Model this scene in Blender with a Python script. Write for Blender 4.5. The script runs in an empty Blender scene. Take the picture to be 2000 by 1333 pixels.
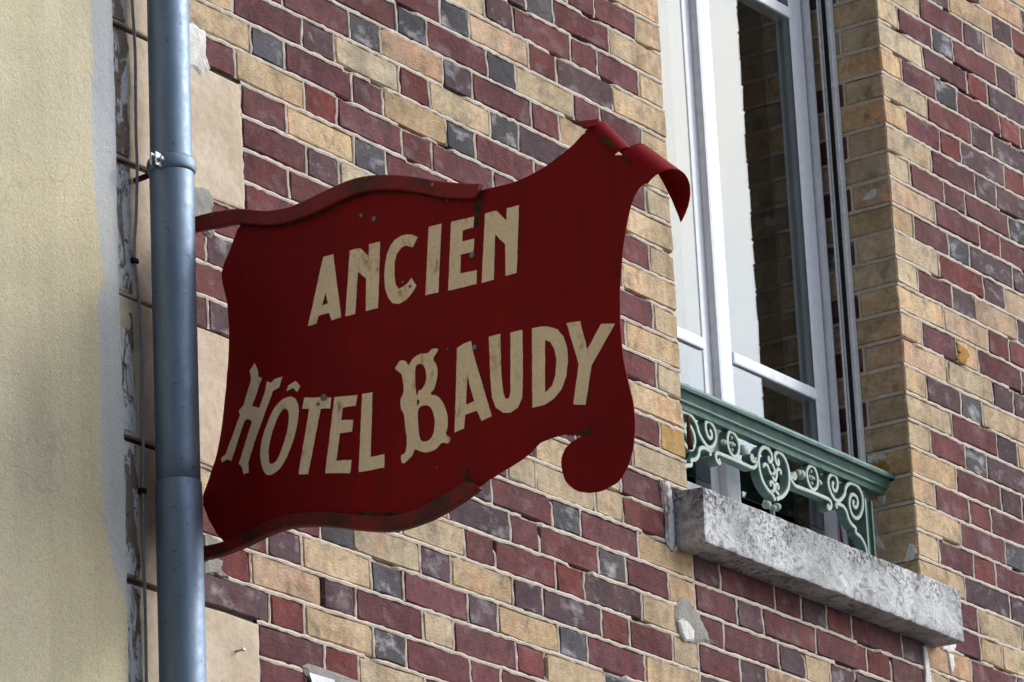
# Old hotel sign on a polychrome brick facade, seen from the street through a long lens.
# Axes: X along the facade (right), Y into the wall, Z up. Facade face is Y = 0; street level is Z = GROUND.
import bpy, bmesh, math, random
from mathutils import Vector, Matrix, noise
R_ = math.radians
random.seed(7)
GROUND = -5.92
scene = bpy.context.scene
C = scene.collection

# ---------------------------------------------------------------- camera
CAM_POS = Vector((-9.03694, -5.42959, -4.32443))
CAM_ROT = [[0.557883, -0.828556, -0.047551], [0.237226, 0.21411, -0.947566], [0.795292, 0.517351, 0.316003]]          # rows: right, down, forward
F_PX, W_PX, H_PX = 9600.0, 2000.0, 1333.0
cam_data = bpy.data.cameras.new('camera')
cam = bpy.data.objects.new('camera', cam_data); C.objects.link(cam)
r0, r1, r2 = (Vector(v).normalized() for v in CAM_ROT)
cam.matrix_world = Matrix(((r0.x, -r1.x, -r2.x, CAM_POS.x), (r0.y, -r1.y, -r2.y, CAM_POS.y), (r0.z, -r1.z, -r2.z, CAM_POS.z), (0, 0, 0, 1)))
cam_data.sensor_width = 36.0; cam_data.lens = 36.0 * F_PX / W_PX
cam_data.clip_start = 0.1; cam_data.clip_end = 2000
scene.camera = cam

# ---------------------------------------------------------------- sky, sun, exposure
SUN_AZ, SUN_EL = R_(46), R_(27)                       # azimuth from the facade normal towards +X
sun_dir = Vector((math.sin(SUN_AZ) * math.cos(SUN_EL), -math.cos(SUN_AZ) * math.cos(SUN_EL), math.sin(SUN_EL)))
world = bpy.data.worlds.new('World'); scene.world = world; world.use_nodes = True
nt = world.node_tree; nt.nodes.clear()
N = nt.nodes.new
wout = N('ShaderNodeOutputWorld'); bg = N('ShaderNodeBackground'); bg.inputs['Strength'].default_value = 0.08
sky = N('ShaderNodeTexSky'); sky.sky_type = 'NISHITA'; sky.sun_disc = False
sky.sun_elevation = SUN_EL; sky.sun_rotation = math.atan2(sun_dir.x, sun_dir.y)
tc = N('ShaderNodeTexCoord'); nz = N('ShaderNodeTexNoise'); nz.inputs['Scale'].default_value = 6.0; nz.inputs['Detail'].default_value = 9; nz.inputs['Roughness'].default_value = .6
nt.links.new(tc.outputs['Generated'], nz.inputs['Vector'])
rp = N('ShaderNodeMapRange'); rp.inputs[1].default_value = .40; rp.inputs[2].default_value = .62; nt.links.new(nz.outputs['Fac'], rp.inputs[0])
# thin cloud lit by the sun behind it: brightest around the sun, even elsewhere
dot = N('ShaderNodeVectorMath'); dot.operation = 'DOT_PRODUCT'; dot.inputs[1].default_value = sun_dir
nrm = N('ShaderNodeVectorMath'); nrm.operation = 'NORMALIZE'; nt.links.new(tc.outputs['Generated'], nrm.inputs[0]); nt.links.new(nrm.outputs[0], dot.inputs[0])
def wm(op, a, b):
    n = N('ShaderNodeMath'); n.operation = op
    for i, v in enumerate((a, b)):
        if isinstance(v, (int, float)): n.inputs[i].default_value = v
        else: nt.links.new(v, n.inputs[i])
    return n.outputs[0]
halo = wm('EXPONENT', wm('MULTIPLY', wm('SUBTRACT', dot.outputs['Value'], 1.0), 5.0), 0)
glow = wm('MULTIPLY', wm('MULTIPLY', halo, 60.0), 1.0)
veil = N('ShaderNodeCombineColor')
for i, (k, t) in enumerate(((1.0, .56), (.965, .68), (.925, .86))): nt.links.new(wm('MULTIPLY', glow, wm('ADD', wm('MULTIPLY', rp.outputs[0], k - t), t)), veil.inputs[i])   # bluer between the clouds
dim = N('ShaderNodeMix'); dim.data_type = 'RGBA'; dim.inputs[7].default_value = (.9, 1.0, 1.15, 1)
nt.links.new(wm('MULTIPLY', rp.outputs[0], .8), dim.inputs[0]); nt.links.new(sky.outputs[0], dim.inputs[6])
both = N('ShaderNodeMix'); both.data_type = 'RGBA'; both.blend_type = 'ADD'; both.inputs[0].default_value = 1.0
nt.links.new(dim.outputs[2], both.inputs[6]); nt.links.new(veil.outputs[0], both.inputs[7])
nt.links.new(both.outputs[2], bg.inputs['Color']); nt.links.new(bg.outputs[0], wout.inputs[0])

sun_data = bpy.data.lights.new('sun', 'SUN'); sun_data.energy = 1.2; sun_data.angle = R_(10.0); sun_data.color = (1.0, .945, .87)
sun = bpy.data.objects.new('sun', sun_data); C.objects.link(sun)
sun.rotation_euler = (-sun_dir).to_track_quat('-Z', 'Y').to_euler(); sun.location = sun_dir * 30
scene.view_settings.view_transform = 'Standard'; scene.view_settings.look = 'None'
scene.view_settings.exposure = 0.12; scene.view_settings.gamma = 1.0; scene.view_settings.use_curve_mapping = False
scene.cycles.max_bounces = 7; scene.cycles.use_denoising = True

# ---------------------------------------------------------------- measured shapes, in metres (sign: distance from wall, height)
D = {'plate': [(0.1143, -1.0714), (0.149, -1.0713), (0.1856, -1.0823), (0.2345, -1.0867), (0.2713, -1.082), (0.3325, -1.0718), (0.3812, -1.0649), (0.4231, -1.0679), (0.4705, -1.0775), (0.5232, -1.0936), (0.5926, -1.1209), (0.6501, -1.1402), (0.685, -1.1405), (0.7428, -1.1425), (0.8008, -1.1344), (0.8476, -1.1175), (0.8828, -1.1009), (0.9134, -1.0842), (0.9411, -1.1125), (0.9706, -1.1442), (0.9838, -1.1485), (1.0077, -1.1766), (1.0356, -1.2106), (1.0182, -1.2213), (0.9996, -1.2488), (0.9854, -1.2953), (0.9746, -1.3425), (0.9663, -1.4002), (0.9619, -1.4684), (0.9641, -1.5378), (0.9729, -1.5888), (0.9802, -1.6294), (0.9809, -1.6685), (0.9751, -1.7061), (0.9632, -1.7375), (0.9439, -1.7625), (0.9167, -1.7742), (0.8856, -1.7765), (0.8528, -1.7678), (0.8295, -1.7483), (0.8199, -1.722), (0.8203, -1.6976), (0.8303, -1.6802), (0.8477, -1.6702), (0.8703, -1.6652), (0.8595, -1.66), (0.8263, -1.6548), (0.7981, -1.6557), (0.7754, -1.6587), (0.7461, -1.677), (0.7114, -1.6894), (0.6825, -1.6981), (0.6476, -1.7105), (0.6348, -1.7157), (0.572, -1.7313), (0.5019, -1.7447), (0.4438, -1.7447), (0.3625, -1.7262), (0.2923, -1.7079), (0.245, -1.6993), (0.1971, -1.6986), (0.1608, -1.7014), (0.112, -1.7118), (0.0514, -1.7057), (0.0017, -1.6191), (0.0197, -1.5644), (0.0398, -1.5173), (0.0574, -1.4386), (0.0722, -1.3382), (0.0757, -1.2765), (0.0727, -1.2235), (0.0625, -1.1634), (0.0827, -1.1208)],
 'topbar_up': [(0.0044, -1.0364), (0.0508, -1.037), (0.1128, -1.0446), (0.1618, -1.0597), (0.1862, -1.0666), (0.2351, -1.0711), (0.2719, -1.0675), (0.3332, -1.0573), (0.3818, -1.0515), (0.4238, -1.0535), (0.4712, -1.0631), (0.5239, -1.0793), (0.5933, -1.1067), (0.6509, -1.125), (0.6797, -1.1321)],
 'topbar_lo': [(0.0035, -1.0649), (0.0621, -1.0705), (0.1117, -1.075), (0.1728, -1.0929), (0.2094, -1.1006), (0.2461, -1.1021), (0.295, -1.0982), (0.356, -1.088), (0.3983, -1.0837), (0.4378, -1.0861), (0.4815, -1.0958), (0.5282, -1.1114), (0.5859, -1.1358), (0.632, -1.1501), (0.6666, -1.1575)],
 'botbar_up': [(-0.0049, -1.7025), (0.0453, -1.7044), (0.1004, -1.6973), (0.1615, -1.6853), (0.1978, -1.6816), (0.2456, -1.6863), (0.2941, -1.6953), (0.334, -1.7054), (0.3701, -1.7158), (0.4154, -1.727), (0.456, -1.7333), (0.505, -1.7304), (0.5437, -1.7206), (0.5787, -1.712), (0.6103, -1.7017), (0.6329, -1.7084)],
 'botbar_lo': [(-0.0033, -1.7293), (0.0383, -1.7294), (0.0933, -1.7242), (0.1544, -1.7122), (0.1991, -1.7081), (0.2421, -1.7118), (0.2917, -1.7219), (0.3292, -1.7325), (0.3641, -1.7435), (0.4174, -1.7573), (0.4639, -1.7627), (0.5151, -1.7592), (0.5501, -1.7525), (0.5828, -1.7434), (0.6203, -1.7295), (0.6414, -1.72)],
 'letters': [('A', [[(0.3058, -1.1867), (0.329, -1.1872), (0.3419, -1.3167), (0.3196, -1.3185), (0.3146, -1.3013), (0.2891, -1.3021), (0.2842, -1.3166), (0.2638, -1.3167)],
 [(0.3078, -1.2589), (0.3126, -1.2823), (0.2986, -1.2833)]]), ('N', [[(0.3679, -1.1885), (0.378, -1.1882), (0.3918, -1.1892), (0.411, -1.2096), (0.4135, -1.1867), (0.439, -1.1873), (0.4279, -1.318), (0.3993, -1.3175), (0.4032, -1.2531), (0.3845, -1.2351), (0.3749, -1.3176), (0.352, -1.3173)]]), ('C', [[(0.5249, -1.1992), (0.5131, -1.1914), (0.5019, -1.188), (0.4877, -1.1878), (0.4733, -1.1918), (0.4629, -1.2004), (0.4535, -1.2168), (0.4474, -1.2375), (0.4451, -1.2617), (0.446, -1.284), (0.4522, -1.3027), (0.4615, -1.3166), (0.4754, -1.3208), (0.4926, -1.317), (0.5074, -1.3057), (0.5178, -1.2946), (0.5074, -1.2767), (0.4971, -1.2849), (0.4855, -1.2895), (0.4769, -1.2912), (0.4703, -1.2811), (0.4685, -1.2598), (0.4705, -1.2356), (0.4761, -1.2209), (0.4866, -1.211), (0.498, -1.2088), (0.5132, -1.2169)]]), ('I', [[(0.5517, -1.1847), (0.5807, -1.1855), (0.5664, -1.3189), (0.537, -1.3179)]]), ('E', [[(0.6029, -1.1871), (0.6554, -1.1893), (0.6523, -1.2101), (0.6277, -1.2103), (0.6252, -1.2317), (0.6531, -1.2328), (0.6497, -1.2579), (0.621, -1.2569), (0.6177, -1.2935), (0.6552, -1.2957), (0.6532, -1.3225), (0.589, -1.321)]]), ('N', [[(0.68, -1.1898), (0.6945, -1.1889), (0.7056, -1.1899), (0.7264, -1.2145), (0.7291, -1.1907), (0.7562, -1.1912), (0.7437, -1.3218), (0.7189, -1.3214), (0.7215, -1.2608), (0.7002, -1.235), (0.692, -1.3231), (0.6648, -1.3233)]]), ('H', [[(0.1348, -1.3627), (0.1425, -1.3775), (0.1425, -1.3912), (0.1511, -1.3956), (0.1257, -1.4469), (0.143, -1.4544), (0.1573, -1.4266), (0.1625, -1.405), (0.1725, -1.4102), (0.1815, -1.4043), (0.1993, -1.4045), (0.1916, -1.4235), (0.1762, -1.4283), (0.1557, -1.467), (0.1319, -1.5124), (0.1117, -1.5584), (0.1128, -1.5771), (0.1007, -1.5782), (0.0977, -1.5641), (0.0902, -1.5546), (0.1245, -1.4775), (0.1145, -1.4697), (0.1065, -1.4724), (0.0758, -1.5373), (0.0729, -1.5461), (0.0619, -1.5405), (0.0499, -1.5442), (0.0482, -1.5345), (0.0593, -1.5301), (0.0964, -1.4591), (0.0938, -1.4499), (0.106, -1.4401), (0.124, -1.3983), (0.1256, -1.3875), (0.1225, -1.3756)]]), ('O', [[(0.2162, -1.4477), (0.2289, -1.4559), (0.2346, -1.4731), (0.2331, -1.4948), (0.2262, -1.5203), (0.2119, -1.5515), (0.198, -1.5729), (0.1814, -1.5878), (0.1638, -1.5926), (0.151, -1.5863), (0.143, -1.5662), (0.1417, -1.539), (0.1495, -1.5112), (0.1654, -1.4802), (0.1808, -1.4601), (0.1987, -1.4493)],
 [(0.2051, -1.4691), (0.2114, -1.4803), (0.2096, -1.502), (0.1997, -1.5317), (0.1854, -1.5605), (0.1749, -1.57), (0.1647, -1.5708), (0.1607, -1.5602), (0.1623, -1.536), (0.1715, -1.5085), (0.1857, -1.4821), (0.1963, -1.4709)],
 [(0.2304, -1.4198), (0.2406, -1.4326), (0.2324, -1.4426), (0.2241, -1.4319), (0.2086, -1.4354), (0.2128, -1.4253)]]), ('T', [[(0.2492, -1.4571), (0.312, -1.4704), (0.3082, -1.4915), (0.2863, -1.4873), (0.2513, -1.6097), (0.2293, -1.6051), (0.2597, -1.4815), (0.2434, -1.4779)]]), ('E', [[(0.3192, -1.4714), (0.3718, -1.4786), (0.368, -1.4985), (0.3376, -1.496), (0.3328, -1.52), (0.3602, -1.5252), (0.3566, -1.5482), (0.3288, -1.5452), (0.3179, -1.597), (0.3532, -1.6028), (0.3487, -1.6277), (0.2913, -1.6161)]]), ('L', [[(0.3832, -1.4794), (0.4073, -1.4808), (0.3965, -1.6064), (0.4287, -1.6079), (0.4269, -1.6332), (0.3684, -1.6306)]]), ('B', [[(0.4727, -1.4336), (0.4853, -1.4364), (0.4924, -1.4465), (0.5007, -1.4374), (0.518, -1.4303), (0.5347, -1.4324), (0.5462, -1.427), (0.5601, -1.4301), (0.5486, -1.4457), (0.5556, -1.4618), (0.556, -1.4812), (0.5479, -1.5035), (0.539, -1.5136), (0.5553, -1.522), (0.5682, -1.5417), (0.5746, -1.5671), (0.5727, -1.5882), (0.5694, -1.5983), (0.5786, -1.6075), (0.5739, -1.6172), (0.5589, -1.6128), (0.5473, -1.6211), (0.5304, -1.6247), (0.5139, -1.6212), (0.4975, -1.6129), (0.4914, -1.6236), (0.4698, -1.6347), (0.4663, -1.6195), (0.4765, -1.6133), (0.4813, -1.5903), (0.4788, -1.5657), (0.4772, -1.5412), (0.4709, -1.5277), (0.4703, -1.5107), (0.4781, -1.4954), (0.4778, -1.4736), (0.4743, -1.4594), (0.4616, -1.4469), (0.4653, -1.4416)],
 [(0.5142, -1.4489), (0.5252, -1.4538), (0.5309, -1.4684), (0.5291, -1.4873), (0.5201, -1.4998), (0.513, -1.5007), (0.5084, -1.5093), (0.5059, -1.5015), (0.5053, -1.4748), (0.5069, -1.4557)],
 [(0.5254, -1.5324), (0.5376, -1.5398), (0.545, -1.5583), (0.5445, -1.5798), (0.5374, -1.5974), (0.526, -1.6029), (0.5123, -1.5981), (0.5083, -1.5768), (0.508, -1.543), (0.5141, -1.5335)],
 [(0.508, -1.516), (0.5142, -1.5222), (0.5084, -1.5315), (0.5068, -1.5235)]]), ('A', [[(0.603, -1.4373), (0.6185, -1.4324), (0.6347, -1.4305), (0.6372, -1.4462), (0.6393, -1.4587), (0.6728, -1.5855), (0.6495, -1.5904), (0.6408, -1.5682), (0.6138, -1.5708), (0.6102, -1.5963), (0.5888, -1.5993)],
 [(0.6228, -1.4972), (0.6358, -1.548), (0.6168, -1.5518)]]), ('U', [[(0.6748, -1.4313), (0.7008, -1.4312), (0.6984, -1.5127), (0.7006, -1.5467), (0.7041, -1.5575), (0.7094, -1.56), (0.7136, -1.5591), (0.7169, -1.5479), (0.7234, -1.4344), (0.75, -1.4349), (0.7457, -1.5232), (0.7419, -1.5653), (0.7314, -1.582), (0.7146, -1.5883), (0.6984, -1.5848), (0.6827, -1.5714), (0.6756, -1.5508), (0.6739, -1.5073)]]), ('D', [[(0.7712, -1.4365), (0.7897, -1.4376), (0.8085, -1.4419), (0.8269, -1.4515), (0.8394, -1.4687), (0.8456, -1.4915), (0.8459, -1.5177), (0.8402, -1.5449), (0.828, -1.5683), (0.8109, -1.5823), (0.7888, -1.5893), (0.7631, -1.5892)],
 [(0.7981, -1.4658), (0.8095, -1.4715), (0.818, -1.4877), (0.8207, -1.5097), (0.8169, -1.5374), (0.8084, -1.5569), (0.7921, -1.5663)]]), ('Y', [[(0.8469, -1.4437), (0.8767, -1.4474), (0.889, -1.5048), (0.9215, -1.4624), (0.9516, -1.4688), (0.8958, -1.5372), (0.8787, -1.6089), (0.8523, -1.602), (0.8687, -1.528)]])],
 'screws': [(0.3988, -1.1254, 0.0045), (0.4281, -1.1387, 0.0055), (0.6468, -1.2639, 0.006), (0.6427, -1.4448, 0.005), (0.2946, -1.4667, 0.007), (0.2809, -1.477, 0.004), (0.5985, -1.1429, 0.002), (0.5037, -1.2925, 0.003), (0.583, -1.4354, 0.0022), (0.4878, -1.2806, 0.003)],
 'rust': [[(0.6562, -1.157), (0.6679, -1.1558), (0.6813, -1.1437), (0.6842, -1.1557), (0.6742, -1.1675), (0.6684, -1.1886), (0.6712, -1.2015), (0.6601, -1.2131), (0.6524, -1.2051), (0.6419, -1.2047), (0.6496, -1.1922), (0.654, -1.1749)],
 [(0.8328, -1.6572), (0.8574, -1.6576), (0.871, -1.6546), (0.8844, -1.6536), (0.8907, -1.6598), (0.8804, -1.6645), (0.8702, -1.6681), (0.8549, -1.6619)],
 [(0.3517, -1.706), (0.3869, -1.7092), (0.4215, -1.7213), (0.4506, -1.7243), (0.4677, -1.7327), (0.4443, -1.7349), (0.4151, -1.7329), (0.3863, -1.7211)],
 [(0.5728, -1.7157), (0.5964, -1.7048), (0.6063, -1.692), (0.6145, -1.6888), (0.6253, -1.7009), (0.635, -1.7108), (0.6189, -1.7124), (0.5957, -1.7165)],
 [(0.6015, -1.6742), (0.6118, -1.6744), (0.6205, -1.6841), (0.6091, -1.6827), (0.604, -1.6905), (0.5997, -1.6857)],
 [(0.9399, -1.095), (0.9615, -1.1106), (0.9753, -1.1241), (0.9768, -1.1346), (0.9659, -1.1299), (0.9498, -1.1177)],
 [(0.9837, -1.1495), (0.9946, -1.1552), (1.0051, -1.1659), (0.9939, -1.1651), (0.9855, -1.157)]],
 'curl': {'A': (0.9134, -1.0842), 'N1': (0.9706, -1.1442), 'N2': (0.9838, -1.1485), 'B': (1.0356, -1.2106)}, 'rail': {'scrolls': [(0.8203, -0.9672), (0.8141, -0.9718), (0.8128, -0.9816), (0.8199, -0.988), (0.83, -0.9845), (0.8372, -0.9698), (0.8354, -0.9533), (0.8222, -0.9473), (0.8064, -0.9524), (0.7949, -0.9666), (0.7952, -0.9855), (0.8069, -1.0019), (0.8217, -1.0102), (0.8357, -1.0107), (0.853, -1.0012), (0.8691, -0.9859), (0.8766, -0.9695), (0.8905, -0.9562), (0.9105, -0.9491), (0.9345, -0.9512), (0.9511, -0.9635), (0.9564, -0.9836), (0.9512, -1.006), (0.9362, -1.0263), (0.9188, -1.0354), (0.9011, -1.0318), (0.8901, -1.0152), (0.8907, -0.996), (0.9021, -0.9808), (0.9167, -0.9771), (0.9292, -0.9832), (0.9293, -0.997), (0.9205, -1.0081), (0.9105, -1.0075), (0.9075, -0.9997), (0.9126, -0.9922)],
 'bracket': [(0.8295, -1.0264), (0.8235, -1.0266), (0.8241, -1.0223), (0.8347, -1.0179), (0.8567, -1.0183), (0.8714, -1.0277), (0.8782, -1.0432), (0.8918, -1.055), (0.9103, -1.0615), (0.9115, -1.0729), (0.9329, -1.0789), (0.9475, -1.0906), (0.9569, -1.1044), (0.9586, -1.1273)],
 'bar': [(0.6343, -0.9964), (0.6308, -0.993), (0.6335, -0.9872), (0.6374, -0.9874), (0.6394, -0.9932), (0.6338, -0.9996), (0.6225, -0.997), (0.6187, -0.9905), (0.6162, -1.0005), (0.6209, -1.0098), (0.6336, -1.0163), (0.655, -1.0168), (0.7101, -1.0154), (0.7574, -1.0153), (0.789, -1.0163), (0.8, -1.0234), (0.7977, -1.0344), (0.789, -1.0405), (0.7831, -1.037), (0.7884, -1.0301)],
 'ring': [(0.718, -0.9486), (0.702, -0.9571), (0.6931, -0.9706), (0.6934, -0.9862), (0.701, -1.0002), (0.713, -1.008), (0.725, -1.0064), (0.7369, -0.9975), (0.7428, -0.9825), (0.741, -0.9661), (0.7322, -0.9523)],
 'cross': [(0.715, -0.9625), (0.719, -0.9773), (0.7225, -0.9954)],
 'beads': [(0.6579, -0.9796), (0.6714, -0.9807), (0.7541, -0.981), (0.7638, -0.982)],
 'post': [(0.9656, -0.956), (0.9998, -0.9505), (0.9598, -1.1129), (0.99, -1.1065)],
 'c_left': [(0.5214, -0.9728), (0.5164, -0.9771), (0.5187, -0.983), (0.5252, -0.9832), (0.5323, -0.9759), (0.5325, -0.9671), (0.5271, -0.9579), (0.5137, -0.9518), (0.4971, -0.954), (0.4799, -0.9671), (0.4707, -0.9892), (0.4716, -1.0129), (0.4811, -1.0362), (0.501, -1.0541), (0.5236, -1.0626), (0.5353, -1.0751)],
 'c_right': [(0.5574, -0.9702), (0.563, -0.9729), (0.5621, -0.9804), (0.5544, -0.9821), (0.5483, -0.9715), (0.549, -0.9593), (0.5645, -0.9493), (0.582, -0.9525), (0.5971, -0.9636), (0.6067, -0.9823), (0.6073, -1.0079), (0.5988, -1.0323), (0.575, -1.0552), (0.5418, -1.0708)],
 'in1': [(0.4924, -1.0042), (0.4915, -0.9996), (0.501, -0.9943), (0.511, -0.9976), (0.5185, -1.0087), (0.5296, -1.0142), (0.5413, -1.0035), (0.5369, -0.9917), (0.5301, -0.9869)],
 'in2': [(0.5681, -1.0039), (0.5699, -0.9962), (0.559, -0.9931), (0.5505, -1.0014), (0.5493, -1.0113), (0.5417, -1.0242), (0.5315, -1.0225), (0.5307, -1.0123)],
 'in3': [(0.52, -1.0435), (0.5163, -1.0379), (0.5244, -1.0321), (0.5326, -1.0374), (0.5316, -1.0505), (0.521, -1.0592)],
 'in4': [(0.5481, -1.0444), (0.5547, -1.0389), (0.5496, -1.032), (0.541, -1.0372), (0.5406, -1.0501), (0.5539, -1.0575)],
 'foot': [(0.5022, -1.092), (0.5471, -1.0877), (0.53, -1.0938)]}, 'pipe_axis': [(-1.977, -0.08, -0.6489), (-1.9881, -0.08, -2.0179)],
 'clamp': (-1.9826, -0.08, -0.9987), 'seam': (-1.9888, -0.08, -1.6335), 'cable': [(-2.0024, -0.012, -0.5738), (-2.0015, -0.012, -0.6383), (-1.9959, -0.012, -0.7438), (-1.9983, -0.012, -0.851), (-1.9995, -0.012, -0.9255), (-1.9987, -0.012, -0.9885), (-2.0055, -0.012, -1.0847), (-2.0123, -0.012, -1.1387), (-2.0139, -0.012, -1.1806), (-2.0049, -0.012, -1.2352), (-1.9983, -0.012, -1.352), (-2.0015, -0.012, -1.4754), (-2.0023, -0.012, -1.577), (-2.0062, -0.012, -1.6383), (-2.0062, -0.012, -1.6785), (-2.0086, -0.012, -1.779), (-2.0077, -0.012, -1.8781), (-2.0098, -0.012, -2.0094), (-2.0108, -0.012, -2.0752)],
 'clips': [(-2.0155, -0.012, -1.1821), (-2.0094, -0.012, -1.639)],
 'neigh_edge': [(-2.0871, -0.03, -0.6061), (-2.083, -0.03, -0.6689), (-2.0807, -0.03, -0.8274), (-2.0801, -0.03, -0.9428), (-2.0822, -0.03, -1.0894), (-2.0818, -0.03, -1.2543), (-2.0796, -0.03, -1.3631), (-2.0782, -0.03, -1.4975), (-2.0776, -0.03, -1.648), (-2.0785, -0.03, -1.7972), (-2.0791, -0.03, -1.8958), (-2.0808, -0.03, -2.0261), (-2.0809, -0.03, -2.1105)],
 'paint_edge': [(-2.1598, -0.03, -0.6082), (-2.1563, -0.03, -0.692), (-2.151, -0.03, -0.817), (-2.1606, -0.03, -0.8723), (-2.1627, -0.03, -0.9356), (-2.1614, -0.03, -1.039), (-2.1545, -0.03, -1.1093), (-2.1472, -0.03, -1.169), (-2.1368, -0.03, -1.2277), (-2.1304, -0.03, -1.267), (-2.1543, -0.03, -1.2884), (-2.1549, -0.03, -1.3546), (-2.1537, -0.03, -1.4552), (-2.1513, -0.03, -1.5649), (-2.1533, -0.03, -1.7144), (-2.1428, -0.03, -1.7614), (-2.1292, -0.03, -1.8078), (-2.1049, -0.03, -1.8519), (-2.0872, -0.03, -1.868)],
 'white_patch': [(-1.8192, -0.6277), (-1.7956, -0.6204), (-1.7808, -0.6245), (-1.7558, -0.6256), (-1.7567, -0.6456), (-1.7596, -0.6738), (-1.7489, -0.6957), (-1.7443, -0.703), (-1.7581, -0.7138), (-1.767, -0.7252), (-1.7771, -0.7271), (-1.79, -0.719), (-1.8032, -0.7165), (-1.8232, -0.7204)],
 'cement_patches': [[(-1.8209, -0.9694), (-1.7811, -0.9625), (-1.7596, -0.963), (-1.7451, -0.9729), (-1.7476, -0.9896), (-1.7565, -1.005), (-1.7512, -1.0335), (-1.7455, -1.0533), (-1.7593, -1.0634), (-1.7885, -1.0543), (-1.8139, -1.0718), (-1.8279, -1.0543)],
 [(-1.8191, -1.7329), (-1.7733, -1.7172), (-1.7507, -1.7175), (-1.758, -1.7343), (-1.7487, -1.7447), (-1.7311, -1.7492), (-1.7556, -1.7522), (-1.7846, -1.7501), (-1.8172, -1.7609)],
 [(-1.8136, -1.6809), (-1.794, -1.6746), (-1.7683, -1.6794), (-1.7458, -1.6827), (-1.7689, -1.6917), (-1.8115, -1.7049)],
 [(-1.5012, -1.8799), (-1.4804, -1.8707), (-1.4124, -1.8713), (-1.3265, -1.8737), (-1.2748, -1.8818), (-1.3803, -1.9067), (-1.4659, -1.9124), (-1.4888, -1.8981)]],
 'sill_patch': [(-0.1222, -1.1884), (-0.0943, -1.1869), (-0.076, -1.1946), (-0.074, -1.2358), (-0.0725, -1.3006), (-0.0636, -1.3365), (-0.0862, -1.3484), (-0.11, -1.3322), (-0.1122, -1.2737), (-0.1194, -1.2221)],
 'hole_patch': [(-0.0869, -1.4717), (-0.0589, -1.4485), (-0.0329, -1.4456), (-0.0218, -1.4609), (0.016, -1.4687), (0.0185, -1.4846), (0.0419, -1.5071), (0.0564, -1.5313), (0.0171, -1.5354), (-0.0228, -1.5467), (-0.0588, -1.5444), (-0.0846, -1.5285), (-0.0941, -1.4989)],
 'plug': [(-0.0868, -1.5091), (-0.0641, -1.4964), (-0.0437, -1.504), (-0.0197, -1.5192), (-0.0264, -1.5404), (-0.0593, -1.5492), (-0.077, -1.5363)],
 'paper': [(-1.4918, -1.8925), (-1.4614, -1.8919), (-1.4137, -1.8922), (-1.3805, -1.9088), (-1.4752, -1.9264)],
 'stain_orange': [(1.3387, -0.5034), (1.362, -0.5056), (1.393, -0.5101), (1.4039, -0.525), (1.389, -0.5354), (1.3785, -0.5515), (1.3438, -0.5546), (1.3319, -0.5468), (1.3505, -0.5287), (1.3386, -0.5209)],
 'reveal_patches': [[(0.1204, -0.8406), (0.0973, -0.8403), (0.0717, -0.8444), (0.0667, -0.8533), (0.0759, -0.8605), (0.0869, -0.8542), (0.0935, -0.8646), (0.1042, -0.8545), (0.1164, -0.8624), (0.1227, -0.8506)],
 [(0.1029, -0.9434), (0.0881, -0.9387), (0.0779, -0.9538), (0.0849, -0.9692), (0.0987, -0.9625)],
 [(0.0403, -1.1204), (0.0229, -1.0814), (0.0091, -1.0867), (0.005, -1.1056), (0.0149, -1.1216), (0.0322, -1.1246)],
 [(0.1201, -1.0489), (0.1055, -1.0454), (0.0958, -1.0668), (0.0887, -1.085), (0.1053, -1.0778), (0.1155, -1.0628)],
 [(0.0878, -0.1867), (0.0565, -0.1632), (0.036, -0.1628), (0.0436, -0.1839), (0.066, -0.1893)]],
 'reveal_ochre': [[(0.1133, -0.8591), (0.0701, -0.8591), (0.0603, -0.8794), (0.074, -0.9065), (0.0648, -0.9344), (0.0784, -0.9251), (0.0927, -0.8895), (0.112, -0.879)]],
 'under_right': [[(1.1318, -1.322), (1.1587, -1.3116), (1.2061, -1.3011), (1.2091, -1.3146), (1.1856, -1.3346), (1.1599, -1.337), (1.1398, -1.3358)],
 [(1.038, -1.3453), (1.0578, -1.3466), (1.0613, -1.389), (1.0689, -1.4381), (1.0377, -1.4465), (1.0382, -1.3934)],
 [(1.1647, -1.3386), (1.1901, -1.3388), (1.1912, -1.3642), (1.1718, -1.3908), (1.165, -1.3692)]],
 'nail': (-1.7152, -1.8913), 'hinge': [(0.0379, 0.012, -1.0002), (0.0422, 0.012, -1.079)],
 'win': {'x': [0.4455, 0.4813, 0.5319, 0.5751, 0.966, 1.049]}, 'mz': [-0.6712, -0.704, -0.6789, -0.6642, -0.6899, 0.3173, 0.3375],
 'h': 0.06990113165934224, 'H': 0.11105524769688523, 'Q': 0.17470237349177953, 'XR': 1.0577910704499516, 'cam': [-9.03694, -5.42959, -4.32443],
 'R': [[0.557883, -0.828556, -0.047551],
 [0.237226, 0.21411, -0.947566],
 [0.795292, 0.517351, 0.316003]],
 'ribbon': [(0.95, 0.15, -1.0222), (0.9383, 0.15, -1.0723), (0.9736, 0.15, -1.0648)],
 'chips': [(0.0653, 0.0, -1.1486), (0.3788, 0.0, -1.1238)],
 'extra_stone': [(-1.6336, -0.685), (-1.6389, -0.9596)]}

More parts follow.
